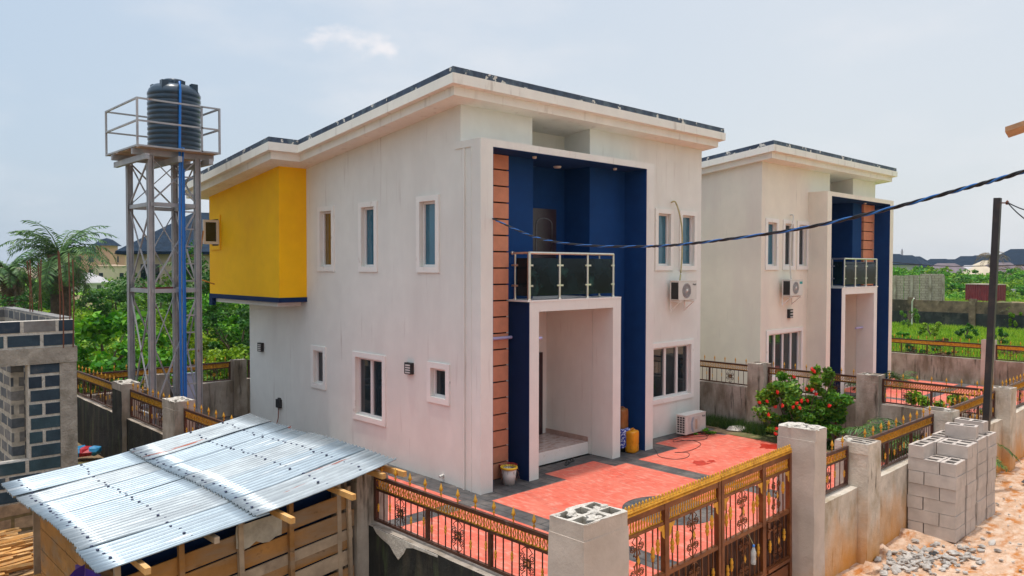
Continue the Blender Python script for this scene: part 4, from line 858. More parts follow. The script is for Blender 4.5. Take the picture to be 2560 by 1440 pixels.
# ------------------------------------------------------------------ things on the courtyard
def flower_pot():
    root = thing('plant_bucket', 'white bucket with a yellow rim and dry twigs at the foot of the terracotta strip', 'bucket', (11.36, 12.02, 0)); c = (11.36, 12.02, 0)
    q = MB(); q.lathe(c, [(0, .005), (.125, .005), (.17, .36), (.16, .36), (.12, .03), (0, .03)], 20); q.build('bucket_body', M['wpl'], root)
    q = MB(); q.lathe(c, [(.168, .345), (.188, .345), (.19, .385), (.165, .39), (.155, .35)], 20); q.build('rim', M['yelpl'], root); q = MB(); r = random.Random(2)
    for k in range(16):
        a = r.uniform(0, 6.3); rr = r.uniform(.03, .13); q.tube([(c[0]+.3*rr*cos(a), c[1]+.3*rr*sin(a), .1), (c[0]+rr*cos(a), c[1]+rr*sin(a), .42+r.uniform(0, .08)), (c[0]+(rr+.12)*cos(a), c[1]+(rr+.12)*sin(a), .30-r.uniform(0, .2))], .004, 4)
    q.build('twigs', M['twig'], root)
flower_pot()
q = MB(); q.lathe((11.62, 12.32, 0), [(0, .01), (.14, .01), (.19, .32), (.21, .33), (.18, .33), (.13, .04), (0, .04)], 18); tag(q.build('basin', M['redpl']), 'dark red plastic basin behind the yellow rimmed bucket', 'basin')
def jerrycan(c, w, d, h, m, lab, rz=0):
    root = thing('jerrycan', lab, 'jerrycan', c); root.rotation_euler = (0, 0, rz); q = MB(); n = 20; prof = [(.80, 0), (.97, .03), (1, .1), (1, .30), (.96, .36), (1, .42), (1, .84), (.97, .92), (.88, .97), (.0, .985)]
    vs = []
    for s, z in prof:
        for k in range(n):
            a = 2*pi*k/n; e = 4.5; cx_, cy_ = cos(a), sin(a); rr = (abs(cx_)**e+abs(cy_)**e)**(-1/e); vs.append((w/2*s*rr*cx_, d/2*s*rr*cy_, h*z))
    q.add(vs, [(i*n+k, i*n+(k+1) % n, (i+1)*n+(k+1) % n, (i+1)*n+k) for i in range(len(prof)-1) for k in range(n)], 0, True); q.build('body', M[m], root, off=Vector((0, 0, 0)))
    q = MB(); q.tube([(-w*.30, 0, h*.93), (-w*.28, 0, h*1.06), (w*.18, 0, h*1.06), (w*.22, 0, h*.93)], .014, 6); q.lathe((w*.32, 0, h*.92), [(.03, 0), (.03, .05), (0, .052)], 10); q.build('handle', M[m], root, off=Vector((0, 0, 0))); return root
jerrycan((15.63, 12.0, 0), .36, .28, .56, 'jerry', 'amber plastic jerrycan standing on the paving inside the navy frame', .25)
jerrycan((15.62, 12.33, .55), .34, .26, .52, 'brownpl', 'brown plastic jerrycan on the drum behind the amber one', .1)
q = MB(); q.lathe((15.60, 12.33, 0), [(0, .0), (.22, 0), (.23, .54), (.21, .55), (0, .55)], 18); tag(q.build('drum', M['acblk']), 'black drum under the patterned cloth, carrying the brown jerrycan', 'drum')
q = MB(); r = random.Random(3); N = 22
vs = []
for i in range(N):
    for jn, (z, rr) in enumerate(((.575, .12), (.585, .20), (.55, .25), (.40, .265), (.25, .27), (.14, .285))):
        a = 2*pi*i/N; rr2 = rr+(.018*sin(7*a+jn) if jn > 1 else 0); vs.append((15.55+rr2*cos(a)*1.0, 12.30+rr2*sin(a), z+(.03*sin(3*a) if jn > 3 else 0)))
q.add(vs, [(i*6+k, ((i+1) % N)*6+k, ((i+1) % N)*6+k+1, i*6+k+1) for i in range(N) for k in range(5)], 0, True); tag(q.build('cloth', M['cloth']), 'blue and white patterned cloth draped over the drum', 'cloth')
for x, y, a, l in ((13.52, 12.30, .5, 'left dark sandal of the pair before the porch step'), (13.78, 12.40, .2, 'right dark sandal of the pair before the porch step')):
    root = thing('sandal', l, 'sandal', (x, y, 0)); root.rotation_euler = (0, 0, a); q = MB(); o_ = [(-.13, -.03), (-.13, .03), (-.02, .035), (.08, .048), (.13, .02), (.13, -.02), (.08, -.045), (-.02, -.03)]
    q.add([(u, v, .0) for u, v in o_]+[(u, v, .022) for u, v in o_], [tuple(range(7, -1, -1)), tuple(range(8, 16))]+[(i, (i+1) % 8, 8+(i+1) % 8, 8+i) for i in range(8)]); q.build('sole', M['acblk'], root, off=Vector((0, 0, 0)))
    q = MB(); q.tube([(.02, -.045, .02), (.05, -.02, .065), (.05, .02, .065), (.02, .045, .02)], .014, 6); q.build('strap', M['acblk'], root, off=Vector((0, 0, 0)))
def wire(pts, r, m, lab, cat='cable', name='cable'):
    P = [Vector(p) for p in pts]; out = []
    for i in range(len(P)-1):
        p0, p1, p2, p3 = P[max(i-1, 0)], P[i], P[i+1], P[min(i+2, len(P)-1)]
        for t in np.linspace(0, 1, 7)[:-1]: out.append(.5*((2*p1)+(p2-p0)*t+(2*p0-5*p1+4*p2-p3)*t*t+(3*p1-p0-3*p2+p3)*t**3))
    out.append(P[-1]); q = MB(); q.tube(out, r, 6); return tag(q.build(name, M[m]), lab, cat)
wire([(16.3, 11.80, .01), (16.0, 11.5, .012), (15.7, 11.2, .012), (15.75, 10.8, .012), (16.15, 10.7, .012), (16.55, 10.95, .012), (16.35, 11.2, .012), (16.45, 11.1, .012), (16.9, 11.05, .012), (17.6, 11.25, .012), (17.8, 11.7, .012), (17.3, 11.9, .012), (17.8, 12.05, .012), (18.6, 11.7, .012), (19.0, 11.9, .012)], .006, 'cable', 'thin black cable snaking over the red paving from the frame leg')
wire([(17.5, 12.2, .01), (17.7, 11.75, .012), (18.2, 11.5, .012), (18.7, 11.8, .012), (18.4, 12.0, .012), (19.2, 11.6, .012)], .006, 'cable', 'loose cable coil before the ground standing air conditioner')
q = MB(); r = random.Random(12); rock(q, (19.85, 11.45, .05), .30, r, .4); tag(q.build('boulder', M['conctop']), 'pale flat rock at the edge of the paving left of the red flowering bush', 'rock')
q = thing('water_tap', 'short standpipe with a green and red tap on the middle wall', 'tap', (20.2, 8.85, 0))
w = MB(); w.tube([(20.28, 8.85, 0), (20.28, 8.85, .95), (20.16, 8.85, .95)], .022, 7); w.build('standpipe', M['rust'], q)
w = MB(); w.box(20.10, 20.18, 8.80, 8.90, .92, .98); w.box(20.08, 20.12, 8.83, 8.87, .86, .92); w.build('tap_head', M['redpl'], q)

# ------------------------------------------------------------------ water tower
def tower():
    root = thing('water_tower', 'grey steel water tower with four legs, ladder and railed platform behind the main house', 'water tower', (7.3, 20.8, 0)); x0, x1, y0, y1, ZP = 6.72, 7.87, 20.0, 21.55, 7.55
    legs = [(x0, y0), (x1, y0), (x1, y1), (x0, y1)]
    for x, y in legs:
        l = MB(); l.box(x-.07, x+.07, y-.01, y+.01, 0, ZP-.1); l.box(x-.07, x-.055, y-.07, y+.07, 0, ZP-.1); l.box(x+.055, x+.07, y-.07, y+.07, 0, ZP-.1); l.build('leg', M['steelp'], root)
    lv = [.95, 4.07, 6.22]
    for z in lv:
        for i in range(4):
            a, b = legs[i], legs[(i+1) % 4]; q = MB(); q.beam((*a, z), (*b, z), .07, .10); q.build('cross_beam', M['redox'] if (z == 4.07 and i == 2) else M['steelp'], root)
    pn = [(.05, .9), (1.0, 4.0), (4.12, 6.17), (6.27, ZP-.15)]
    for za, zb in pn[1:]:
        for i in range(4):
            a, b = legs[i], legs[(i+1) % 4]
            q = MB(); q.beam((*a, za), (*b, zb), .035, .035); q.beam((*b, za), (*a, zb), .035, .02); q.build('cross_brace', M['steelp'], root)
    pf = MB(); e = .42
    for y in (y0, y1): pf.box(x0-e, x1+e, y-.05, y+.05, ZP-.14, ZP)
    for x in (x0-.2, (x0+x1)/2, x1+.2): pf.box(x-.05, x+.05, y0-e, y1+e, ZP-.28, ZP-.142)
    pf.build('platform_beam', M['steelp'], root)
    dk = MB(); r = random.Random(6)
    for k in range(9):
        yy = y0-e+(y1-y0+2*e)*k/9; dk.box(x0-e+r.uniform(0, .1), x1+e-r.uniform(0, .1), yy, yy+.24, ZP+.001, ZP+.03)
    dk.build('deck', M['woodg'], root)
    X0, X1, Y0, Y1 = x0-e, x1+e, y0-e, y1+e; Z1, Z2 = ZP+.62, ZP+1.15; hr = MB()
    C4 = [(X0, Y0), (X1, Y0), (X1, Y1), (X0, Y1)]
    for i in range(4):
        a, b = C4[i], C4[(i+1) % 4]
        for z in (Z1, Z2, ZP+.03): hr.beam((*a, z), (*b, z), .04, .04)
        hr.beam((*a, ZP), (*a, Z2+.02), .045, .045)
    hr.beam((X1-.45, Y0, ZP), (X1-.45, Y0, Z2), .04); hr.build('guard_rail', M['steelp'], root)
    ld = MB(); lx = x1-.36
    ld.beam((lx, y0+.1, 0), (lx, y0+.1, ZP), .035, .035)
    n = 16
    for k in range(n): ld.beam((lx, y0+.02, .35+k*.44), (x1-.06, y0+.02, .35+k*.44), .035, .035)
    ld.build('ladder', M['steelp'], root)
    tk = thing('water_tank', 'black ribbed plastic water tank standing on the tower platform', 'water tank', (7.52, 20.55, ZP+.03)); c = (7.52, 20.55, ZP+.03); R = .64; prof = [(0, 0), (R*.97, .0)]
    nr = 12; Ht = 1.62
    for k in range(nr):
        z = .04+k*(Ht-.10)/nr; s = (Ht-.10)/nr; prof += [(R*.965, z), (R, z+s*.25), (R, z+s*.7), (R*.965, z+s*.97)]
    prof += [(R*.95, Ht-.02), (R*.80, Ht+.09), (R*.45, Ht+.15), (R*.42, Ht+.15)]
    q = MB(); q.lathe(c, prof, 40); q.build('tank_body', M['tank'], tk)
    q = MB(); q.lathe(c, [(R*.42, Ht+.13), (R*.42, Ht+.24), (R*.38, Ht+.27), (0, Ht+.28)], 24); q.box(c[0]-.13, c[0]+.13, c[1]-.42, c[1]-.14, c[2]+Ht-.02, c[2]+Ht+.2); q.build('tank_lid', M['tank'], tk)
    q = MB()
    for a in (2.35, -.79+0, 3.9): q.box(c[0]+R*.80*cos(a)-.08, c[0]+R*.80*cos(a)+.08, c[1]+R*.80*sin(a)-.08, c[1]+R*.80*sin(a)+.08, c[2]+Ht-.12, c[2]+Ht+.16)
    q.build('lifting_lug', M['tank'], tk)
    bp = MB(); px, py = 7.36, 19.86
    bp.tube([(c[0], c[1]-.4, c[2]+Ht+.08), (px+.05, py-.0, c[2]+Ht+.10), (px+.05, py-.02, c[2]+Ht-.1), (px+.02, py-.02, ZP-.2), (px, py, 4), (px+.02, py, 0)], .030, 9)
    tag(bp.build('water_pipe', M['bpipe']), 'thick blue water pipe running from the top of the black tank down the tower', 'pipe')
    bp = MB(); bp.tube([(px+.1, c[1]-.6, c[2]+.10), (px+.12, py+.0, c[2]+.08), (px+.09, py, ZP-.3), (px+.09, py, 4), (px+.09, py+.02, .0)], .028, 9); bp.tube([(px+.15, py+.05, ZP-.4), (px+.15, py+.05, .0)], .02, 8)
    tag(bp.build('water_pipe', M['bpipe']), 'pair of blue pipes leaving the foot of the black tank and running down the tower', 'pipe')
    wire([(8.0, 19.95, 5.6), (8.08, 20.6, 4.4), (8.6, 22.0, 4.35), (9.5, 22.9, 4.15)], .02, 'orangep', 'orange cable hanging from the tower towards the yellow bay')
tower()
q = MB(); q.box(8.42, 9.0, 22.9, 23.35, 0, 1.50); q.sbox(8.39, 9.03, 22.86, 23.38, 1.501, 1.54, .12, 23); tag(q.build('pump_cabinet', M['palelil']), 'pale cabinet standing between the tower legs and the rear wall', 'cabinet')

# ------------------------------------------------------------------ tin roofed timber shed
def shed():
    root = thing('timber_shed', 'timber board shed with a patched corrugated tin roof in the foreground', 'shed', (4.1, 9, 0))
    XL_, XR_, Y0, Y1 = 2.30, 6.00, 8.60, 13.05
    def zr(x, y=0): return 1.56 + (x-XL_)*(2.06-1.56)/(XR_-XL_) + .03*sin((y-Y0)*1.3) - .05*sin(pi*(x-XL_)/(XR_-XL_))
    r = random.Random(21); ns = 6; wy = (Y1-Y0)/ns
    for col, (xa, xb, dz) in enumerate(((XL_, 4.18, 0.), (4.02, XR_, .022))):
        for s in range(ns):
            ya, yb = Y0+s*wy-.05, Y0+(s+1)*wy+.03; n = int((yb-ya)/.0158); nx_ = 7; q = MB(); sk = r.uniform(-.04, .04); dzz = dz+.007*(s % 2)+r.uniform(0, .004); gx = r.uniform(-.05, .05)
            vs = []
            for i in range(nx_):
                for j in range(n+1):
                    y = ya+(yb-ya)*j/n; f = i/(nx_-1); x = xa+gx*(1 if (i == 0) == (col == 0) else .2)+(xb-xa)*f
                    if i in (0, nx_-1): x += r.uniform(-.006, .006)
                    z = zr(x, y)+dzz+.017*sin(2*pi*y/.095)+.006*sin(3.1*x+5*s)*sin(4*y)
                    if j < 3: z += .018*max(0, sin(2.3*x+s*1.7))
                    vs.append((x, y+sk*(f-.5)*.4, z))
            q.add(vs, [(i*(n+1)+j, (i+1)*(n+1)+j, (i+1)*(n+1)+j+1, i*(n+1)+j+1) for i in range(nx_-1) for j in range(n)], 0, True)
            ob = q.build('roof_sheet', M['galv'] if r.random() < .6 else M['galvr'], root)
            so = ob.modifiers.new('t', 'SOLIDIFY'); so.thickness = .003
            nl = MB()
            for x in ((xa+.18, (xa+xb)/2+.05) if col == 0 else (xa+.1, (xa+xb)/2, xb-.45)):
                for k in range(5):
                    y = ya+.076*(round((wy*(k+.5)/5)/.076))+.076*.25-((ya) % .076)+.076; nl.lathe((x+r.uniform(-.04, .04), y, zr(x, y)+dzz+.008), [(.019, 0), (.017, .008), (0, .012)], 8)
            nl.build('nail_washer', M['nail'], root)
    for k, x in enumerate((2.75, 3.55, 4.35, 5.15, 5.75)):      # purlins: ends stick out at the front
        q = MB(); e = (.22, .05, .30, .35, .12)[k]; q.beam((x, Y0-e, zr(x)-.115), (x, Y1-.1, zr(x)-.115), .06, .07); q.build('purlin', M['pine'] if k != 1 else M['woodg'], root)
    q = MB(); q.beam((5.96, 8.30, 1.955), (5.9, 9.6, 1.955), .055, .07); q.build('purlin', M['pine'], root)
    YW = 9.0
    posts = [(5.38, 1.86, 'woodg'), (4.66, 1.74, 'wood'), (4.0, 1.70, 'woodg'), (3.30, 1.55, 'wood'), (2.62, 1.45, 'woodg')]
    for x, zt, m in posts:
        q = MB(); q.beam((x+.04, YW-.03 if x < 5.2 else YW+.03, -.1), (x, YW-.03 if x < 5.2 else YW+.03, zt), .065, .06); q.build('post', M[m], root)
    for x, y in ((4.15, 9.25), (2.75, 12.7), (5.3, 12.7)): q = MB(); q.beam((x, y, -.1), (x, y, zr(x)-.06), .06, .06); q.build('post', M['pine'], root)
    # board front, courses rising to the right
    zt0, zt1 = 1.27, 1.66; hts = [.235, .23, .14, .16, .22, .24, .24, .23]
    acc = 0
    for k, h in enumerate(hts):
        q = MB(); a0 = zt0-acc; a1 = zt1-acc-(.02*(k % 3)); g = .006+.018*(k in (0, 4)); w = (0.0, .01, -.01, .012, -.004, .006, .0, .01)[k]
        xa, xb = 2.62, 5.56+.02*((k*7) % 4)
        m = (xa+xb)/2; seg = [(xa, a0), (m, (a0+a1)/2+w), (xb, a1)]; vs = []
        for x, z in seg:
            for dy in (0, .022):
                vs += [(x, YW+dy+.003*k % .01, z-h+g), (x, YW+dy+.003*k % .01, z)]
        q.add(vs, [(0, 4, 5, 1), (4, 8, 9, 5), (2, 3, 7, 6), (6, 7, 11, 10), (1, 5, 7, 3), (5, 9, 11, 7), (0, 2, 6, 4), (4, 6, 10, 8), (0, 1, 3, 2), (8, 10, 11, 9)])
        q.build('board', M['wood'] if k not in (2, 4) else M['woodg'], root); acc += h
    q = MB(); q.add([(2.7, 9.32, 0), (5.45, 9.32, 0), (5.45, 9.32, zr(5.45)-.14), (2.7, 9.32, zr(2.7)-.14)], [(0, 1, 2, 3)]); q.build('dark_gap_sheet', M['navyd'], root)  # dark sheet added inside so the gap under the roof reads as shade
    # left side boards
    for k in range(5):
        q = MB(); z = 1.36-k*.30; q.box(2.59, 2.615, 9.02, 12.2, z-.285, z); q.build('board', M['wood'], root)
    q = MB(); q.beam((2.57, 9.9, -.1), (2.57, 9.9, 1.4), .05); q.build('post', M['pine'], root)
    for (xa, xb, y) in ((2.62, 5.5, 12.75),):
        q = MB(); q.box(xa, xb, y, y+.03, 0, 1.3); q.build('board', M['woodg'], root)
    q = MB(); q.box(5.50, 5.53, 9.05, 12.7, 0, 1.85); q.build('board', M['woodg'], root)
    q = MB(); q.beam((5.57, 8.98, -.1), (5.50, 8.96, 1.75), .045, .05); q.build('post', M['woodg'], root)
    q = MB(); r = random.Random(2); vs = []
    for i in range(8):
        for j in range(4): vs.append((3.95+i*.085, YW-.028-.018*r.random(), 1.56+.05*(i/7)-j*.085-.035*r.random()*(j == 3)-(.02*(i % 3) if j == 3 else 0)))
    q.add(vs, [(i*4+j, i*4+j+1, (i+1)*4+j+1, (i+1)*4+j) for i in range(7) for j in range(3)], 0, True); tag(q.build('sacking', M['sacking']), 'crumpled grey cement sack hung over the shed boards', 'sack')
    q = MB(); vs = []
    for i in range(10):
        for j in range(6): vs.append((2.47-.02*sin(i*1.9), 9.0+i*.12-.02*j, 1.38-.02*i-j*.14+.015*sin(i*2+j)))
    q.add(vs, [(i*6+j, i*6+j+1, (i+1)*6+j+1, (i+1)*6+j) for i in range(9) for j in range(5)], 0, True)
    vs = []
    for i in range(9):
        for j in range(5): vs.append((2.46-i*.10, 9.55+.04*sin(i*2+j), 1.34-i*.055-j*.16))
    q.add(vs, [(i*5+j, i*5+j+1, (i+1)*5+j+1, (i+1)*5+j) for i in range(8) for j in range(4)], 0, True)
    tag(q.build('tarpaulin', M['purple']), 'purple tarpaulin hanging from the left corner of the shed roof', 'tarpaulin')
shed()
# the pile of timber offcuts beside the shed
def spot(o): return o
r = random.Random(17); sp_ = []
for k in range(4):
    q = MB(); q.beam((-.55-.12*k, 0, 0), (.55+.12*k, 0, 0), .045, .03); sp_.append(q)
so_ = [None]*4
for k in range(170):
    i = r.randrange(4)
    if so_[i] is None: o = sp_[i].build('timber_offcut', M['pine']); so_[i] = o
    else: o = so_[i].copy(); COL.objects.link(o)
    lay = r.random(); o.location = (r.uniform(.9, 2.45), 13.9+r.gauss(0, .75), .1); o.location.z = max(.04, .55*lay-.22*abs(o.location.y-13.9))
    o.rotation_euler = (r.uniform(0, 3), r.uniform(-.08, .08), .10+r.gauss(0, .20)); tag(o, 'fresh sawn timber strip in the heap between the shed and the block building', 'timber strip', 'heap of timber strips')

# ------------------------------------------------------------------ unfinished block building at the left
def unfinished():
    root = thing('unfinished_building', 'unfinished dark concrete block building with a window opening and rusty rebar', 'building', (4, 16, 0)); Y = 16.0; mort = M['conctop']
    def lay(mb, xa, xb, z0, z1, y0, y1, r, bl=.56, ch=.25, ends=False):
        c = 0; z = z0
        while z < z1-.05:
            x = xb - (bl*.55 if c % 2 else 0)
            if c % 2: mb[1 if r.random() < .65 else 2].box(max(xa, xb-bl*.55+.05), xb-.005, y0-.010-r.uniform(0, .006), y1, z+.03, min(z+ch-.02, z1))
            while x > xa+.05:
                a = max(xa, x-bl+.055); mb[1 if r.random() < .7 else 2].box(a, x-.005 if (x < xb or not c % 2) else x, y0-.010-r.uniform(0, .006), y1, z+.03+r.uniform(-.006, .006), min(z+ch-.02, z1)); x -= bl
            z += ch; c += 1
    r = random.Random(3); A = MB(); Bk = MB(); Cg = MB(); mb = [None, Bk, Cg]
    WD = .22
    A.box(-4, 3.75, Y, Y+WD, .45, 1.20); A.box(3.24, 3.75, Y, Y+WD, 1.2, 2.92); A.box(-4, 4.0, Y, Y+WD, 3.21, 3.70); A.box(-4, .9, Y, Y+WD, 1.2, 2.92)
    lay(mb, -4, 3.74, .46, 1.22, Y, Y+.1, r); lay(mb, 3.25, 3.75, 1.21, 2.91, Y, Y+.1, r, .53); lay(mb, -4, 4.0, 3.215, 3.70, Y, Y+.1, r); lay(mb, -4, .9, 1.21, 2.91, Y, Y+.1, r)
    A.build('mortar', mort, root); Bk.build('dark_blocks', M['dkblock'], root); Cg.build('grey_blocks', M['gyblock'], root)
    q = MB(); q.box(-4, 4.03, Y-.05, Y+.24, 2.92, 3.21); q.build('ring_beam', M['beamc'], root)
    q = MB(); q.box(3.74, 4.02, Y-.03, Y+.26, -.1, 2.92); q.build('corner_column', M['beamc'], root)
    q = MB(); q.box(-4, 3.735, Y-.06, Y+.2, -.1, .46); q.build('footing_wall', M['bw_tan'], root)
    q = MB(); q.box(3.80, 4.02, Y+.26, 21.2, -.1, 2.92); q.box(3.80, 4.02, Y+.24, 21.2, 3.1, 3.70); q.box(-4, 4.0, 21.0, 21.22, -.1, 3.70); q.box(3.02, 3.22, Y+.221, 20.9, .4, 2.93); q.box(.6, 3.01, 19.4, 19.6, .4, 2.93)
    q.build('inner_wall', M['bw_dark'], root)
    q = MB(); n = 24
    for k in range(n): q.box(3.80, 4.02, Y+.23+k*.205+.015, Y+.23+(k+1)*.205-.015, 3.701, 3.735)
    for k in range(36): q.box(4.0-(k+1)*.23+.015, 4.0-k*.23-.015, 21.0, 21.2, 3.701, 3.735)
    q.build('top_course', M['bw_cap'], root)
    q = MB(); q.box(-4, 3.8, Y+.22, 21, .3, .5); q.build('floor_slab', M['gatep'], root)
    def bars(x, y, z0, z1, hh):
        for dx, dy in ((-.07, -.07), (.09, -.06), (.07, .09), (-.09, .08)):
            q = MB(); q.tube([(x+dx, y+dy, z0), (x+dx*1.1+RND.uniform(-.02, .02), y+dy, (z0+z1)/2), (x+dx*1.2+RND.uniform(-.04, .04), y+dy, z1+RND.uniform(-.15, .1))], .012, 5); q.build('rebar', M['rebar'], root)
    bars(3.86, 15.96, 3.19, 4.95, 0); bars(3.92, 18.55, 3.69, 4.9, 0)
unfinished()
q = MB(); q.beam((5.0, 21.9, 0), (5.22, 22.6, .95), .5, .03); tag(q.build('plank', M['yelwood']), 'yellow board leaning in the passage behind the block building', 'board')
q = MB(); r = random.Random(33)
for k in range(3): rock(q, (5.25+.16*k, 20.9-.1*k, .16), .22, r, .6, k % 2)
tag(q.build('rubbish_bag', [M['bluep'], M['redpl']]), 'blue and red plastic rubbish lying at the foot of the black left wall', 'rubbish')

# ------------------------------------------------------------------ pole and overhead cables
root = thing('utility_pole', 'slim black steel pole standing behind the concrete block stacks', 'pole', (18.1, 4.80, 0))
q = MB(); q.beam((18.10, 4.80, 0), (18.29, 4.68, 6.12), .125, .125); q.build('pole_shaft', M['pole'], root)
q = MB(); q.beam((18.29, 4.68, 6.02), (18.40, 4.56, 6.02), .025); q.lathe((18.42, 4.54, 5.98), [(0, 0), (.03, .01), (.035, .05), (.02, .08), (0, .10)], 10); q.build('insulator', M['rebar'], root)
def twisted(pts, r, lab, turns, n=300):
    P = [Vector(p) for p in pts]; cp = []
    for i in range(len(P)-1):
        p0, p1, p2, p3 = P[max(i-1, 0)], P[i], P[i+1], P[min(i+2, len(P)-1)]
        for t in np.linspace(0, 1, 25)[:-1]: cp.append(.5*((2*p1)+(p2-p0)*t+(2*p0-5*p1+4*p2-p3)*t*t+(3*p1-p0-3*p2+p3)*t**3))
    cp.append(P[-1]); root = thing('overhead_cable', lab, 'cable', tuple(P[0]))
    for s, m in ((0, 'cable'), (1, 'cableb'), (2, 'cable')):
        out = []; q = MB()
        for k, c in enumerate(cp):
            t = (cp[min(k+1, len(cp)-1)]-cp[max(k-1, 0)]).normalized(); a = t.cross(Vector((0, 0, 1))).normalized(); b = a.cross(t)
            ph = 2*pi*(turns*k/len(cp)+s/3); out.append(c+(a*cos(ph)+b*sin(ph))*r*1.15)
        q.tube(out, r, 6); q.build('strand', M[m], root)
twisted([(10.735, 11.86, 5.68), (10.42, 10.83, 5.41), (10.16, 10.03, 5.23), (9.88, 9.17, 5.11), (9.48, 7.94, 5.02), (9.15, 6.9, 4.99), (8.92, 6.19, 4.99), (8.62, 5.26, 5.03), (8.22, 4.01, 5.12), (7.91, 3.04, 5.25), (7.66, 2.25, 5.39), (7.49, 1.73, 5.49), (7.2, .8, 5.72), (6.8, -.6, 6.15), (6.3, -2.2, 6.8)], .0095, 'twisted blue and black service cable sagging across from the navy frame', 26)
p = (18.42, 4.54, 6.03); a = at(2620, 13.5)
wire([p, ((p[0]+a[0])/2, (p[1]+a[1])/2, 5.78), (a[0], a[1], 5.72)], .012, 'cable', 'upper thin black wire leaving the pole top to the right', name='overhead_wire')
wire([p, ((p[0]*2+a[0])/3, (p[1]*2+a[1])/3, 5.72), (a[0], a[1], 5.22)], .012, 'cable', 'lower thin black wire sagging steeply from the pole top to the right', name='overhead_wire')
a = at(2600, 30)
wire([(32.2, 11.84, 4.88), (30.0, 9.0, 4.72), (28.6, 5.5, 4.85), (a[0], a[1], zat(632, 30))], .014, 'cable', 'thin black wire running from the second house past the pole', name='overhead_wire')
# eave of a neighbouring roof at the right edge
root = thing('neighbouring_house', 'brown eave of a neighbouring roof entering at the upper right edge', 'house', (17.5, 2, 0))
d = Vector((.29, -.27, .135)).normalized(); s = Vector((.985, .17, 0)); c0 = Vector((16.08, 4.02, 7.22)); q = MB()
vs = []
for tt in (0, 7):
    for ss in (0, .8): 
        for dz in (-.09, 0): vs.append(c0+d*tt+s*ss+Vector((0, 0, dz)))
q.add(vs, [(0, 1, 3, 2), (4, 6, 7, 5), (0, 4, 5, 1), (2, 3, 7, 6), (0, 2, 6, 4), (1, 5, 7, 3)]); q.build('roof', M['eave'], root)
q = MB(); q.box(19.6, 25, -6, -1, -.1, 7.0); q.build('wall', M['cream'], root)
# ------------------------------------------------------------------ vegetation
G = np.random.default_rng(5)
def unit(n):
    v = G.normal(size=(n, 3)); return v/np.linalg.norm(v, axis=1)[:, None]
def leaves(P, size, up=.5, asp=.55, D=None):
    """one bent-free quad (diamond) leaf per point"""
    n = len(P); a = unit(n) if D is None else D; a[:, 2] *= .6; a /= np.linalg.norm(a, axis=1)[:, None]
    nn = unit(n)+np.array([0, 0, up]); b = np.cross(nn, a); b /= (np.linalg.norm(b, axis=1)[:, None]+1e-9)
    s = (size*G.uniform(.6, 1.3, n))[:, None]
    return np.stack([P-a*s*.5, P+b*s*asp*.5-a*s*.05, P+a*s*.5, P-b*s*asp*.5-a*s*.05], 1).reshape(-1, 3)
def clumps(c, R, n, ncl, shell=.75):
    """points spread in leafy clumps through an ellipsoid volume"""
    C = unit(ncl)*(G.uniform(.25, 1, ncl)**.5)[:, None]; C[:, 2] = np.where(C[:, 2] < -.55, -.55, C[:, 2])
    k = G.integers(0, ncl, n); rad = G.uniform(.14, .34, ncl)
    P = C[k]+unit(n)*(rad[k]*G.uniform(shell-.35, 1, n))[:, None]
    return np.array(c)+P*np.array(R)
def shrub(name, x, y, w, h, m, label, cat, leaf=.16, n=2600, ncl=22, trunk=.3, group=None, asp=.55, z0=0, up=.5, dead=0):
    root = thing(name, label, cat, (x, y, z0), group); rz = (h-trunk*h)/2; zc = z0+h-rz
    P = clumps((x, y, zc), (w/2, w/2, rz), n, ncl); qmesh('crown' if h > 2 else 'foliage', leaves(P, leaf, up, asp), M[m], parent=root, off=(x, y, z0))
    t = MB(); r = random.Random(int(abs(x*13+y*7)))
    t.tube([(x, y, z0-.1), (x+r.uniform(-.1, .1), y+r.uniform(-.1, .1), z0+h*.3), (x+r.uniform(-.2, .2), y+r.uniform(-.2, .2), z0+h*.7)], [.03+h*.02, .02+h*.014, .01+h*.006], 7)
    for k in range(5):
        a = r.uniform(0, 6.3); s = w*.32; t.tube([(x, y, z0+h*.25), (x+s*.5*cos(a), y+s*.5*sin(a), z0+h*.5), (x+s*cos(a), y+s*sin(a), z0+h*r.uniform(.6, .85))], [.015+h*.009, .01+h*.006, .006], 5)
    t.build('trunk' if h > 2 else 'stem', M['trunk'], root); return root
def frond(mb_pts, base, az, el, L, droop, nl=26, ll=.55, w=.05):
    """returns leaflet quads; appends the rachis polyline"""
    pts = []; p = np.array(base, float); e = el; N = 12
    for k in range(N+1): pts.append(p.copy()); p = p+np.array([cos(az)*cos(e), sin(az)*cos(e), sin(e)])*L/N; e -= droop/N*(1+.6*k/N)
    mb_pts.append(pts); pts = np.array(pts); Q = []
    side = np.array([-sin(az), cos(az), 0])
    for k in range(nl):
        f = .12+.86*k/nl; i = f*N; i0 = int(i); q = pts[i0]+(pts[min(i0+1, N)]-pts[i0])*(i-i0); t = pts[min(i0+1, N)]-pts[i0]; t /= np.linalg.norm(t)
        l = ll*(sin(pi*min(1, f*.9+.12))**.6)*G.uniform(.85, 1.1)
        for s in (-1, 1):
            d = side*s*1.0+t*.45+np.array([0, 0, -.15+G.uniform(-.3, .3)]); d /= np.linalg.norm(d); tip = q+d*l+np.array([0, 0, -.18*l]); mid = q+d*l*.55; wv = t*w
            Q += [q-wv*.4, mid-wv*.7, tip, mid+wv*.7]
    return Q
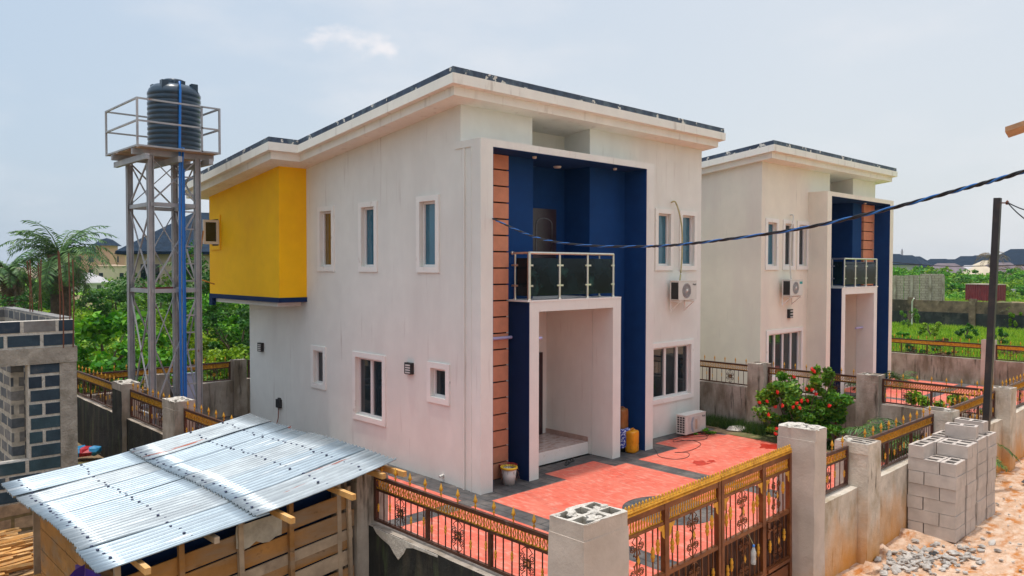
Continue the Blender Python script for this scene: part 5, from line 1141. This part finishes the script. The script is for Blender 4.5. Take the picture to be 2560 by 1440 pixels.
def palm(name, x, y, z, n, L, label, trunk_h, trunk_r, ll, w=.05, m='leafP', dead=0, nl=26, el0=(-.1, 1.3), drp=(1.1, 1.9)):
    root = thing(name, label, 'palm tree', (x, y, z)); Q = []; R = []; c = (x, y, z+trunk_h)
    for k in range(n):
        el = el0[0]+(el0[1]-el0[0])*((k*.7548) % 1); Q += frond(R, c, k*2.399, el, L*G.uniform(.8, 1.1), G.uniform(*drp), nl, ll, w)
    qmesh('crown', np.array(Q), M[m], parent=root, off=(x, y, z)); rb = MB()
    for p in R: rb.tube([tuple(v) for v in p[::2]], [.035*L/3, .03*L/3, .024*L/3, .02*L/3, .014*L/3, .01*L/3, .005], 5)
    rb.build('frond_stalks', M[m], root)
    if dead:
        Q = []; R = []
        for k in range(dead): Q += frond(R, c, k*2.399+1, G.uniform(-.9, -.3), L*G.uniform(.5, .75), G.uniform(.8, 1.3), nl, ll*.8, w*.8)
        qmesh('dead_fronds', np.array(Q), M['leafPd'], parent=root, off=(x, y, z))
    t = MB(); t.tube([(x, y, z-.2), (x+.03, y, z+trunk_h*.5), (x, y, z+trunk_h+.1)], [trunk_r*1.15, trunk_r, trunk_r*1.2], 12); t.build('trunk', M['ptrunk'], root); return root
# big oil palm at the left
x, y = at(150, 42); palm('oil_palm', x, y, 0, 40, 3.5, 'tall oil palm with drooping feathery fronds and dead skirt, at the left', 5.2, .5, .66, .06, dead=30, nl=26, el0=(-.4, 1.45), drp=(1.1, 2.0))
x, y = at(20, 47); palm('oil_palm', x, y, 0, 22, 3.3, 'smaller shaggy palm at the left edge behind the tall oil palm', 4.4, .35, .55, .08, dead=14, nl=26)
x, y = at(390, 46); palm('oil_palm', x, y, 0, 18, 3.0, 'young palm behind the water tower legs', 2.6, .2, .7, .05, nl=26)
x, y = at(205, 37); palm('oil_palm', x, y, 0, 14, 2.2, 'low young palm below the tall oil palm', .8, .15, .55, .05, nl=22)
x, y = at(365, 88); palm('oil_palm', x, y, 0, 16, 3.3, 'distant palm top between the pink building and the dark roofed house', 3.6, .2, .7, .08, m='leafP', nl=18)
x, y = at(508, 40); palm('oil_palm', x, y, 0, 16, 2.6, 'dark palm between the tower and the yellow bay', 4.0, .2, .6, .05, m='leafP', nl=24)
# bushes and trees beyond the rear wall: (px, depth, width, height, material, leaf, count, label)
TB = [
 (262, 28, 4.4, 3.1, 'leafB', .34, 1700, 'big leaved bright bush behind the black rear wall, right of the block building'),
 (330, 26.5, 3.0, 2.2, 'leafB', .30, 1000, 'low big leaved bush behind the left tower leg'),
 (292, 46, 3.6, 3.6, 'leafC', .20, 3000, 'dark round tree left of the tower below the pink building'),
 (345, 50, 3.4, 4.6, 'leafC', .20, 3000, 'dark tree whose top shows beside the left tower leg'),
 (405, 40, 3.4, 4.0, 'leafA', .20, 3000, 'mid green tree seen between the tower legs'),
 (455, 36, 3.0, 4.2, 'leafC', .18, 3200, 'dark tree behind the blue pipes'),
 (505, 36, 2.6, 5.6, 'leafC', .18, 3000, 'tall dark tree left of the yellow bay'),
 (545, 32, 3.0, 3.6, 'leafB', .18, 3200, 'bright bush under the yellow bay'),
 (600, 30, 3.0, 3.1, 'leafC', .17, 3400, 'dark bush under the right end of the yellow bay'),
 (620, 34, 3.4, 4.1, 'leafA', .18, 3000, 'leafy tree half hidden by the house corner'),
 (565, 27.5, 2.2, 1.9, 'leafD', .16, 2200, 'yellow green shrub above the rear railing near the house'),
 (480, 30, 2.8, 2.5, 'leafD', .17, 2600, 'yellow green shrub right of the blue pipes'),
 (420, 30, 2.8, 2.3, 'leafD', .17, 2600, 'yellow green shrub between the middle tower legs'),
 (370, 33, 3.2, 2.7, 'leafD', .18, 2600, 'pale shrub behind the front tower leg'),
 (225, 38, 3.6, 2.4, 'leafD', .20, 2600, 'pale rounded bush right of the palm trunk'),
 (150, 34, 3.6, 2.3, 'leafB', .20, 2800, 'bright bush at the foot of the tall palm'),
 (85, 33, 3.4, 2.5, 'leafD', .20, 2600, 'yellowish bush above the block building'),
 (20, 33, 3.4, 2.9, 'leafB', .20, 2800, 'bright bush at the left edge above the block building'),
 (60, 52, 4.0, 4.2, 'leafC', .22, 2600, 'dark tree behind the palms at the left edge'),
 (120, 60, 4.6, 3.6, 'leafC', .24, 2400, 'dark bush far behind the palm trunk'),
 (240, 60, 4.0, 2.8, 'leafA', .24, 2000, 'mid green bush before the pink building'),
 (300, 70, 5.0, 3.6, 'leafA', .26, 2000, 'loose tree before the cream walled building'),
 (530, 48, 3.4, 4.6, 'leafA', .22, 2600, 'tree beside the dark hipped roof'),
 (450, 55, 4.0, 4.2, 'leafD', .22, 2400, 'pale tree before the dark roofed house'),
 (-60, 40, 5.0, 3.8, 'leafC', .22, 1500, 'dark tree just outside the left edge'),
 (680, 38, 5.0, 4.5, 'leafC', .22, 1200, 'tree hidden behind the main house'),
 (195, 29.5, 2.4, 1.7, 'leafD', .18, 1800, 'low shrub touching the corner of the block building'),
]
for px, d, w, h, m, lf, n, lab in TB:
    x, y = at(px, d); shrub('tree' if h > 3 else 'bush', x, y, w, h, m, lab, 'tree' if h > 3 else 'bush', lf, n, 26, .12 if h < 3.2 else .25, 'trees and bushes beyond the rear wall', .62 if lf > .25 else .5)
# tangled undergrowth beyond the rear wall (one mass)
n = 60000; d = 26+G.uniform(0, 1, n)**1.4*44; px = G.uniform(-200, 760, n); lat = (px-1280)/F*d; X = cos(YAW)*d+sin(YAW)*lat; Y = sin(YAW)*d-cos(YAW)*lat
hh = (1.15+.75*np.sin(X*.8+1)*np.cos(Y*.55)+.35*np.sin(X*2.3)*np.sin(Y*1.9))*(.45+.55*np.clip((d-25)/12, 0, 1)); Z = np.clip(hh, .2, 3)*G.uniform(.55, 1, n)
ok = (Y > 24.1); P = np.stack([X, Y, Z], 1)[ok]; mi = (np.sin(P[:, 0]*.5)+np.cos(P[:, 1]*.7)+G.normal(size=len(P))*.5 > 0).astype(int)
tag(qmesh('undergrowth', leaves(P, .24, .9), [M['leafB'], M['leafD']], mi=mi), 'tangled green undergrowth covering the plot behind the rear wall', 'undergrowth', kind='stuff')
# grass: blades
def blades(X, Y, Z, h, w, m, name, lab, kind='stuff', lean=.35, cat='grass'):
    n = len(X); a = G.uniform(0, 2*pi, n); hh = h*G.uniform(.5, 1.3, n); B0 = np.stack([X, Y, Z], 1); s = np.stack([np.cos(a), np.sin(a), 0*a], 1)*(w/2); l = np.stack([G.normal(size=n)*lean*hh, G.normal(size=n)*lean*hh, hh], 1)
    V = np.stack([B0-s, B0+s, B0+l], 1).reshape(-1, 3); o = qmesh(name, V, m, k=3); return tag(o, lab, cat, kind=kind)
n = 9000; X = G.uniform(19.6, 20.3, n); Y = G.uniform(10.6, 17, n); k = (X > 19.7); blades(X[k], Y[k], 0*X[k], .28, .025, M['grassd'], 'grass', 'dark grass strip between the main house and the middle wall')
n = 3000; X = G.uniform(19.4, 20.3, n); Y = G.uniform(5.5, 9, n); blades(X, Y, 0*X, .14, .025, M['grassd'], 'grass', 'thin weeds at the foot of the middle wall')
n = 90000; d = 34+G.uniform(0, 1, n)**1.3*42; px = G.uniform(2180, 2640, n); lat = (px-1280)/F*d; X = cos(YAW)*d+sin(YAW)*lat; Y = sin(YAW)*d-cos(YAW)*lat; k = (X > 35.3) & (X < 65.5)
blades(X[k], Y[k], 0*X[k], .30, .07, M['grass'], 'grass', 'bright rough grass of the field beyond the second compound')
n = 26000; d = 72+G.uniform(0, 1, n)*45; px = G.uniform(2180, 2640, n); lat = (px-1280)/F*d; X = cos(YAW)*d+sin(YAW)*lat; Y = sin(YAW)*d-cos(YAW)*lat
blades(X, Y, 0*X, .5, .2, M['grass'], 'grass', 'bright grass beyond the dark perimeter wall around the container')
r = random.Random(5)
for i, (px, d, w, h, m, l) in enumerate(((2250, 46, 1.2, .9, 'leafB', 'small bush at the left end of the field beside the second house'), (2275, 58, 1.2, 1.9, 'leafA', 'bush against the dark perimeter wall beside the short standpipe'), (2328, 50, 1.4, 1.3, 'leafD', 'round bright bush standing in the middle of the field'), (2418, 48, 1.3, 1.2, 'leafC', 'dark round bush left of the pole in the field'), (2503, 45, 1.2, 1.1, 'leafC', 'dark bush right of the pole in the field'), (2535, 57, 1.2, 1.8, 'leafD', 'light bush at the perimeter wall near the right edge'), (2350, 43, .9, .6, 'leafC', 'low dark clump before the round bright bush'), (2525, 40, 1.1, .5, 'hay', 'brown heap of cut weeds right of the pole'), (2380, 37.5, 1.7, .6, 'hay', 'brown heap of cut weeds behind the far railing'), (2345, 38, 1.3, .8, 'leafC', 'dark weed clump behind the far railing'), (2280, 39, 1.2, .8, 'leafC', 'dark weed clump beside the second house frame'), (2365, 46, .9, .4, 'hay', 'small brown weed heap in the middle of the field'))):
    x, y = at(px, d); shrub('bush', x, y, w, h, m, l, 'bush' if m != 'hay' else 'weed heap', .13, 1100, 10, .05, 'bushes in the field', .5)
# far green belt at the right: individual bushes
NW = ['first', 'second', 'third', 'fourth', 'fifth', 'sixth', 'seventh', 'eighth', 'ninth', 'tenth', 'eleventh', 'twelfth', 'thirteenth', 'fourteenth', 'fifteenth', 'sixteenth', 'seventeenth', 'eighteenth', 'nineteenth', 'twentieth', 'last but two', 'last but one', 'last']
pxs = [2245, 2262, 2285, 2310, 2330, 2352, 2375, 2395, 2420, 2445, 2470, 2492, 2515, 2540, 2565, 2270, 2365, 2400, 2430, 2455, 2530, 2550, 2500]
for i, px in enumerate(pxs):
    d = (118 if px < 2350 else 130)+(i*37 % 22)+(0 if i < 15 else -20); x, y = at(px, d); top = zat(668+(i*13 % 12) if px > 2350 else 661+(i*7 % 8), d) if i < 15 else 2.2+(i % 3)*.5
    shrub('bush', x, y, 7.5, max(1.5, top), ('leafB', 'leafD', 'leafA')[i % 3], '%s bush, %s from the left in the green belt below the distant roofs' % (('bright', 'yellowish', 'mid green')[i % 3], NW[sorted(pxs).index(px)]), 'bush', .55, 1000, 18, .05, 'bushes of the green belt at the right')
n = 30000; d = 105+G.uniform(0, 1, n)*60; px = G.uniform(2180, 2700, n); lat = (px-1280)/F*d; X = cos(YAW)*d+sin(YAW)*lat; Y = sin(YAW)*d-cos(YAW)*lat
Z = (1.6+.9*np.sin(X*.25)*np.cos(Y*.3)+.5*np.sin(X*.8+Y))*G.uniform(.3, 1, n)*np.clip((d-103)/20, .2, 1.3)
tag(qmesh('undergrowth', leaves(np.stack([X, Y, Z], 1), .6, .9), [M['leafB'], M['leafD']], mi=(np.sin(X*.3)+G.normal(size=n)*.6 > 0).astype(int)), 'green undergrowth filling the belt below the distant roofs', 'undergrowth', kind='stuff')
# red flowering bush
fb = thing('flowering_bush', 'sprawling hibiscus bush with many red flowers against the middle wall', 'bush', (19.75, 9.6, 0))
blobs = [((19.75, 9.75, .95), (.75, 1.15, .85), 6500, 34), ((19.9, 9.15, 1.45), (.45, .45, .55), 1900, 12), ((19.8, 10.2, 1.15), (.45, .7, .50), 1900, 12), ((19.85, 8.75, 1.05), (.35, .55, .55), 1500, 10), ((19.55, 9.5, .40), (.6, 1.1, .38), 3000, 16), ((19.9, 8.9, 1.9), (.16, .18, .35), 260, 5)]
PP = np.concatenate([clumps(c, R, n, k) for c, R, n, k in blobs]); PP = PP[(PP[:, 2] > .02) & (PP[:, 0] < 20.34)]
qmesh('foliage', leaves(PP, .12, .5, .6), M['leafA'], parent=fb, off=(19.75, 9.6, 0))
t = MB()
for k in range(14):
    a = r.uniform(0, 6.3); e = (19.75+.5*cos(a), 9.6+.9*sin(a), r.uniform(1, 1.9)); t.tube([(19.8+.1*cos(a), 9.6+.15*sin(a), 0), ((19.75+e[0])/2, (9.6+e[1])/2, .7), e], [.022, .015, .006], 5)
t.build('stem', M['trunk'], fb)
fp = [(1990, 925), (1985, 942), (2030, 922), (1945, 980), (2017, 972), (2031, 974), (2041, 985), (1900, 1006), (1919, 1003), (1940, 1017), (1958, 1014), (1984, 1018), (2001, 1019), (2005, 1002), (2020, 1001), (1923, 1037), (2075, 1014), (1900, 965), (1860, 1085), (1941, 1085), (1910, 1102), (1920, 1101), (1943, 1072), (1993, 1008), (2036, 928)]
for px, py in fp:
    dx = (px-1280)/F; dy = (666-py)/F; best = None
    for d in np.linspace(18.2, 21.0, 40):       # walk outwards until the foliage volume is met
        x = cos(YAW)*d+sin(YAW)*dx*d; y = sin(YAW)*d-cos(YAW)*dx*d; z = H+dy*d
        if x > 19.0 and z > .05:
            m_ = np.min(np.sum((PP-np.array([x, y, z]))**2, 1))
            if m_ < .02: best = (x, y, z); break
    if best is None: continue
    c = np.array(best)-np.array([.05, .04, 0]); Q = []
    for k in range(5):
        a = 2*pi*k/5+px; u = np.array([.0, cos(a), sin(a)]) + np.array([.35, 0, 0]); v = np.array([-.3, -sin(a), cos(a)]); s = .05+.012*(k % 2)
        Q += [c, c+u*s*.7+v*s*.4, c+u*s, c+u*s*.7-v*s*.4]
    qmesh('flower', np.array(Q), M['flower'], parent=fb, off=(19.75, 9.6, 0))
palm('areca_palm', 19.6, 6.45, 0, 20, 2.2, 'small green palm in the planting bed behind the roadside railing', .15, .06, .42, .03, nl=30, el0=(.35, 1.4), drp=(1.0, 1.9))
for x, y, w, h, l in ((22.0, 7.4, 1.3, 1.55, 'yellow green shrub in the second compound behind the middle railing'), (21.7, 6.3, 1.1, 1.45, 'yellow green shrub beside the corner pillar in the second compound')):
    shrub('bush', x, y, w, h, 'leafD', l, 'bush', .13, 1900, 16, .1, 'shrubs of the second compound', .6)
shrub('bush', 17.2, 4.75, .5, .32, 'leafC', 'tuft of dark weeds at the foot of the roadside wall beyond the block stacks', 'weeds', .08, 500, 8, .05)
shrub('bush', 18.75, 11.95, .7, .16, 'leafB', 'small creeping weeds at the base of the ground standing air conditioner', 'weeds', .06, 500, 8, .05)
for x, y, l in ((28.2, 11.3, 'small potted palm at the left foot of the second porch'), (31.6, 11.3, 'small potted palm at the right foot of the second porch')): palm('potted_palm', x, y, 0, 11, .9, l, .25, .04, .26, .03, nl=16, el0=(.3, 1.4))

# ------------------------------------------------------------------ distance
def hip(root, c, a, w, l, z0, z1, z2, mw, mr, over=.6, ridge=None):
    """rectangular building with a hipped roof; a = heading of its long side"""
    R = Matrix.Rotation(a, 3, 'Z'); f = lambda x, y, z: tuple(Vector((c[0], c[1], 0))+R @ Vector((x, y, 0))+Vector((0, 0, z)))
    b = MB(); V = [f(sx*l/2, sy*w/2, z) for z in (z0, z1) for sx, sy in ((-1, -1), (1, -1), (1, 1), (-1, 1))]
    b.add(V, [(0, 1, 5, 4), (1, 2, 6, 5), (2, 3, 7, 6), (3, 0, 4, 7)]); b.build('wall', M[mw], root)
    q = MB(); L, W = l/2+over, w/2+over; rl = ridge if ridge is not None else max(.3, l/2-w/2)
    V = [f(-L, -W, z1-.15), f(L, -W, z1-.15), f(L, W, z1-.15), f(-L, W, z1-.15), f(-L, -W, z1+.05), f(L, -W, z1+.05), f(L, W, z1+.05), f(-L, W, z1+.05), f(-rl, 0, z2), f(rl, 0, z2)]
    q.add(V, [(3, 2, 1, 0), (0, 1, 5, 4), (1, 2, 6, 5), (2, 3, 7, 6), (3, 0, 4, 7), (4, 5, 9, 8), (5, 6, 9), (6, 7, 8, 9), (7, 4, 8)]); q.build('roof', M[mr], root); return f
def wins(root, f, w, l, zs, xs, ww=1.2, hh=1.2, side=-1):
    for z in zs:
        for x in xs:
            q = MB(); y = side*(w/2+.04); V = [f(x-ww/2, y, z), f(x+ww/2, y, z), f(x+ww/2, y, z+hh), f(x-ww/2, y, z+hh)]; V2 = [f(x-ww/2, y+.1, z), f(x+ww/2, y+.1, z), f(x+ww/2, y+.1, z+hh), f(x-ww/2, y+.1, z+hh)]
            q.add(V+V2, [(0, 1, 2, 3), (0, 4, 5, 1), (1, 5, 6, 2), (2, 6, 7, 3), (3, 7, 4, 0)]); q.build('window', M['glass_lo'], root)
head = lambda px: YAW-math.atan((px-1280)/F)-pi/2          # a wall square to the line of sight
c = at(468, 60); c = at(528, 60); r_ = thing('dark_roofed_house', 'cream house with a large blue black hipped roof behind the water tower', 'house', (c[0], c[1], 0)); f = hip(r_, c, head(528), 9, 10.6, 0, 5.65, 8.8, 'creamw', 'rooftile', .8, 1.2); wins(r_, f, 9, 11.5, (1.0, 3.6), (-4, -1.5, 1.3, 4))
c = at(250, 170); r_ = thing('pink_building', 'distant pink three storey building with dark hipped roof and small tower roof', 'building', (c[0], c[1], 0)); f = hip(r_, c, head(250)-.1, 9, 10.5, 0, 7.4, 9.0, 'pinkw', 'rooftile', .8); wins(r_, f, 9, 10.5, (2.6, 5.4), (-3.6, -1.2, 1.2, 3.6), 1.0, 1.3)
q = MB(); q.lathe((*at(268, 167), 0), [(2.2, 0), (2.2, 9.0)], 8, smooth=False); q.build('turret', M['pinkw'], r_); q = MB(); q.lathe((*at(268, 167), 8.95), [(3.1, 0), (1.2, 1.35), (0, 1.7)], 8, smooth=False); q.build('turret_roof', M['rooftile'], r_)
c = at(282, 150); r_ = thing('cream_building', 'distant stained cream flat roofed building before the pink one', 'building', (c[0], c[1], 0)); q = MB(); f = hip(r_, c, head(282), 6, 6.5, 0, 4.6, 4.9, 'creamw', 'woodg', .15); wins(r_, f, 6, 6.5, (2.4,), (-2, 1.5), .7, .9)
c = at(218, 140); r_ = thing('pale_roofed_house', 'distant small house with a pale hipped roof below the pink building', 'house', (c[0], c[1], 0)); f = hip(r_, c, head(218)+.3, 6, 7, 0, 1.6, 3.4, 'palew', 'palew', .4); wins(r_, f, 6, 7, (.5,), (-1, 1), .7, .7)
RF = [(2262, 210, 12, 637, 'rooftile'), (2285, 230, 10, 640, 'rooftile'), (2233, 200, 10, 634, 'rooftile'), (2325, 250, 20, 652, 'rooftile'), (2345, 230, 14, 646, 'rooftile'), (2375, 250, 16, 647, 'rooftile'), (2416, 240, 11, 639, 'rooftile'), (2365, 190, 13, 657, 'roofbr'), (2392, 175, 9, 667, 'roofbr'), (2425, 190, 8, 662, 'palew'), (2455, 230, 14, 637, 'rooftile'), (2500, 180, 13, 655, 'roofbr'), (2470, 190, 8, 650, 'creamw'), (2552, 190, 15, 621, 'rooftile'), (2590, 200, 16, 628, 'rooftile'), (2545, 160, 9, 664, 'roofbr'), (2450, 160, 7, 664, 'creamw')]
nm_ = ['leftmost', 'second', 'third', 'fourth', 'fifth', 'sixth', 'seventh', 'eighth', 'ninth', 'tenth', 'eleventh', 'twelfth', 'thirteenth', 'fourteenth', 'fifteenth', 'sixteenth', 'rightmost']; so = sorted(range(len(RF)), key=lambda i: RF[i][0])
for i, (px, d, l, py, m) in enumerate(RF):
    c = at(px, d); zt = zat(py, d); kind = {'rooftile': 'blue black', 'roofbr': 'greyish brown', 'palew': 'pale', 'creamw': 'cream'}[m]
    r_ = thing('distant_house', 'distant house with a %s roof, %s along the skyline at the right' % (kind, nm_[so.index(i)]), 'house', (c[0], c[1], 0), 'distant houses on the right skyline'); hip(r_, c, head(px)+.3*((i*7) % 5-2)/2, l*.7, l, 0, max(1.2, zt-l*.27), zt, 'creamw' if i % 2 else 'palew', m, .6)
# pylon
c = at(2254, 420); q = MB()
for s in (-1, 1): q.beam((c[0]+s*2.5, c[1], 0), (c[0]+s*.4, c[1], zat(622, 420)), .35)
for k in range(5): z = 4+k*2.1; q.beam((c[0]-2.3+k*.4, c[1], z), (c[0]+2.1-k*.4, c[1], z+2.1), .2); q.beam((c[0]+2.3-k*.4, c[1], z), (c[0]-2.1+k*.4, c[1], z+2.1), .2)
for z in (9.5, 11, 12.7): q.beam((c[0]-2.2, c[1], z), (c[0]+2.2, c[1], z), .25)
tag(q.build('pylon', M['pylon']), 'faint lattice power pylon on the skyline beside the second house', 'pylon')
# block ruin, container, perimeter walls
c = at(2296, 82); hd = head(2296)+.0; R = Matrix.Rotation(hd, 3, 'Z'); r_ = thing('block_enclosure', 'roofless concrete block enclosure beyond the dark perimeter wall', 'building', (c[0], c[1], 0))
for i, (x0, x1, h) in enumerate(((-3.0, -1.4, 3.75), (-1.35, .1, 3.8), (.15, 2.35, 3.95))):
    q = MB(); V = []
    for z in (0, h):
        for x, y in ((x0, 0), (x1, 0), (x1, .3), (x0, .3)): v = R @ Vector((x, y, 0)); V.append((c[0]+v.x, c[1]+v.y, z))
    q.add(V, [(4, 5, 6, 7), (0, 1, 5, 4), (1, 2, 6, 5), (2, 3, 7, 6), (3, 0, 4, 7)]); q.build('wall', M['bw_far'], r_)
q = MB()
for xx in (-2.2, -.6, 1.1, 2.3): v = R @ Vector((xx, -.15, 0)); q.box(c[0]+v.x-.12, c[0]+v.x+.12, c[1]+v.y-.12, c[1]+v.y+.12, 0, 3.8)
q.build('column', M['conc'], r_)
c = at(2464, 98); hd = head(2464)-.62; r_ = thing('shipping_container', 'maroon shipping container standing in the green field', 'container', (c[0], c[1], 0)); R = Matrix.Rotation(hd, 3, 'Z')
q = MB(); pts = []; l, w = 3.6, 2.5
def cor(a, b, n):
    o = []
    for k in range(n): f0 = k/n; o.append((a[0]+(b[0]-a[0])*f0, a[1]+(b[1]-a[1])*f0, k % 4 > 1))
    return o
ring = []
for A, B_, nn, n in (((-l/2, -w/2), (l/2, -w/2), (0, 1), 48), ((l/2, -w/2), (l/2, w/2), (-1, 0), 32), ((l/2, w/2), (-l/2, w/2), (0, -1), 48), ((-l/2, w/2), (-l/2, -w/2), (1, 0), 32)):
    for x, y, t in cor(A, B_, n): v = R @ Vector((x+nn[0]*.06*t, y+nn[1]*.06*t, 0)); ring.append((c[0]+v.x, c[1]+v.y))
n = len(ring); q.add([(x, y, .1) for x, y in ring]+[(x, y, 2.45) for x, y in ring], [(i, (i+1) % n, n+(i+1) % n, n+i) for i in range(n)]); q.build('container_body', M['contr'], r_)
q = MB(); V = []
for z in (2.45, 2.55):
    for x, y in ((-l/2, -w/2), (l/2, -w/2), (l/2, w/2), (-l/2, w/2)): v = R @ Vector((x*1.02, y*1.02, 0)); V.append((c[0]+v.x, c[1]+v.y, z))
q.add(V, [(4, 5, 6, 7), (0, 1, 5, 4), (1, 2, 6, 5), (2, 3, 7, 6), (3, 0, 4, 7)]); q.build('container_roof', M['contop'], r_)
r_ = thing('perimeter_wall', 'long weathered perimeter wall, blackened along its lower half, across the field', 'wall', (66, 15, 0))
q = MB(); q.box(66.0, 66.25, -20, 60, -.1, 1.15); q.build('lower_wall', M['muckd'], r_); q = MB(); q.box(66.02, 66.22, -20, 60, 1.151, 2.05); q.build('upper_wall', M['muck'], r_)
q = MB()
for k in range(12): q.box(65.85, 66.3, -8.2+k*4.4, -7.75+k*4.4, -.1, 2.25)
q.build('pier', M['muck'], r_)
q = MB(); q.tube([(64.4, 22.2, 0), (64.4, 22.2, 2.0), (64.2, 22.0, 2.25)], .05, 6); tag(q.build('standpipe', M['pvc']), 'thin pale standpipe before the blackened perimeter wall', 'pipe')
q = MB(); x, y = at(2545, 84); r = random.Random(3)
for k in range(10): rock(q, (x+r.uniform(-2, 2), y+r.uniform(-1, 1), .4), r.uniform(.5, 1.1), r, .6)
tag(q.build('dirt_heap', M['soil']), 'brown heap of earth at the right behind the perimeter wall', 'earth heap')
x, y = at(2540, 115); q = MB(); q.box(x-4, x+4, y-.2, y+.2, 0, 1.4); tag(q.build('low_wall', M['palew']), 'low grey wall at the right before the green belt', 'wall')
# dead palms on the right skyline
for px, d, l in ((2478, 165, 'dry brown palm behind the black pole'), (2530, 150, 'dry drooping palm at the right edge of the skyline')):
    x, y = at(px, d); palm('dry_palm', x, y, 0, 16, 4.2, l, zat(642, d) if px < 2500 else 3.6, .3, .8, .1, m='leafPd', nl=14)
# things that must not stay: template originals never used
bpy.context.view_layer.update()
for o in list(bpy.data.objects):
    if o.name.startswith('concrete_block') and 'label' not in o: bpy.data.objects.remove(o)
# haze
q = MB(); q.box(-700, 800, -500, 900, -1.2, 22); hz_ = q.build('haze', M['white']); hz_.data.materials.clear(); hm_ = bpy.data.materials.new('haze'); hm_.use_nodes = True; N = hm_.node_tree.nodes; L = hm_.node_tree.links; N.remove(N['Principled BSDF'])
pvn = N.new('ShaderNodeVolumePrincipled'); pvn.inputs['Density'].default_value = .0002; pvn.inputs['Color'].default_value = (.80, .88, 1, 1); pvn.inputs['Anisotropy'].default_value = .2; L.new(pvn.outputs[0], N['Material Output'].inputs['Volume']); hz_.data.materials.append(hm_); tag(hz_, kind='stuff')
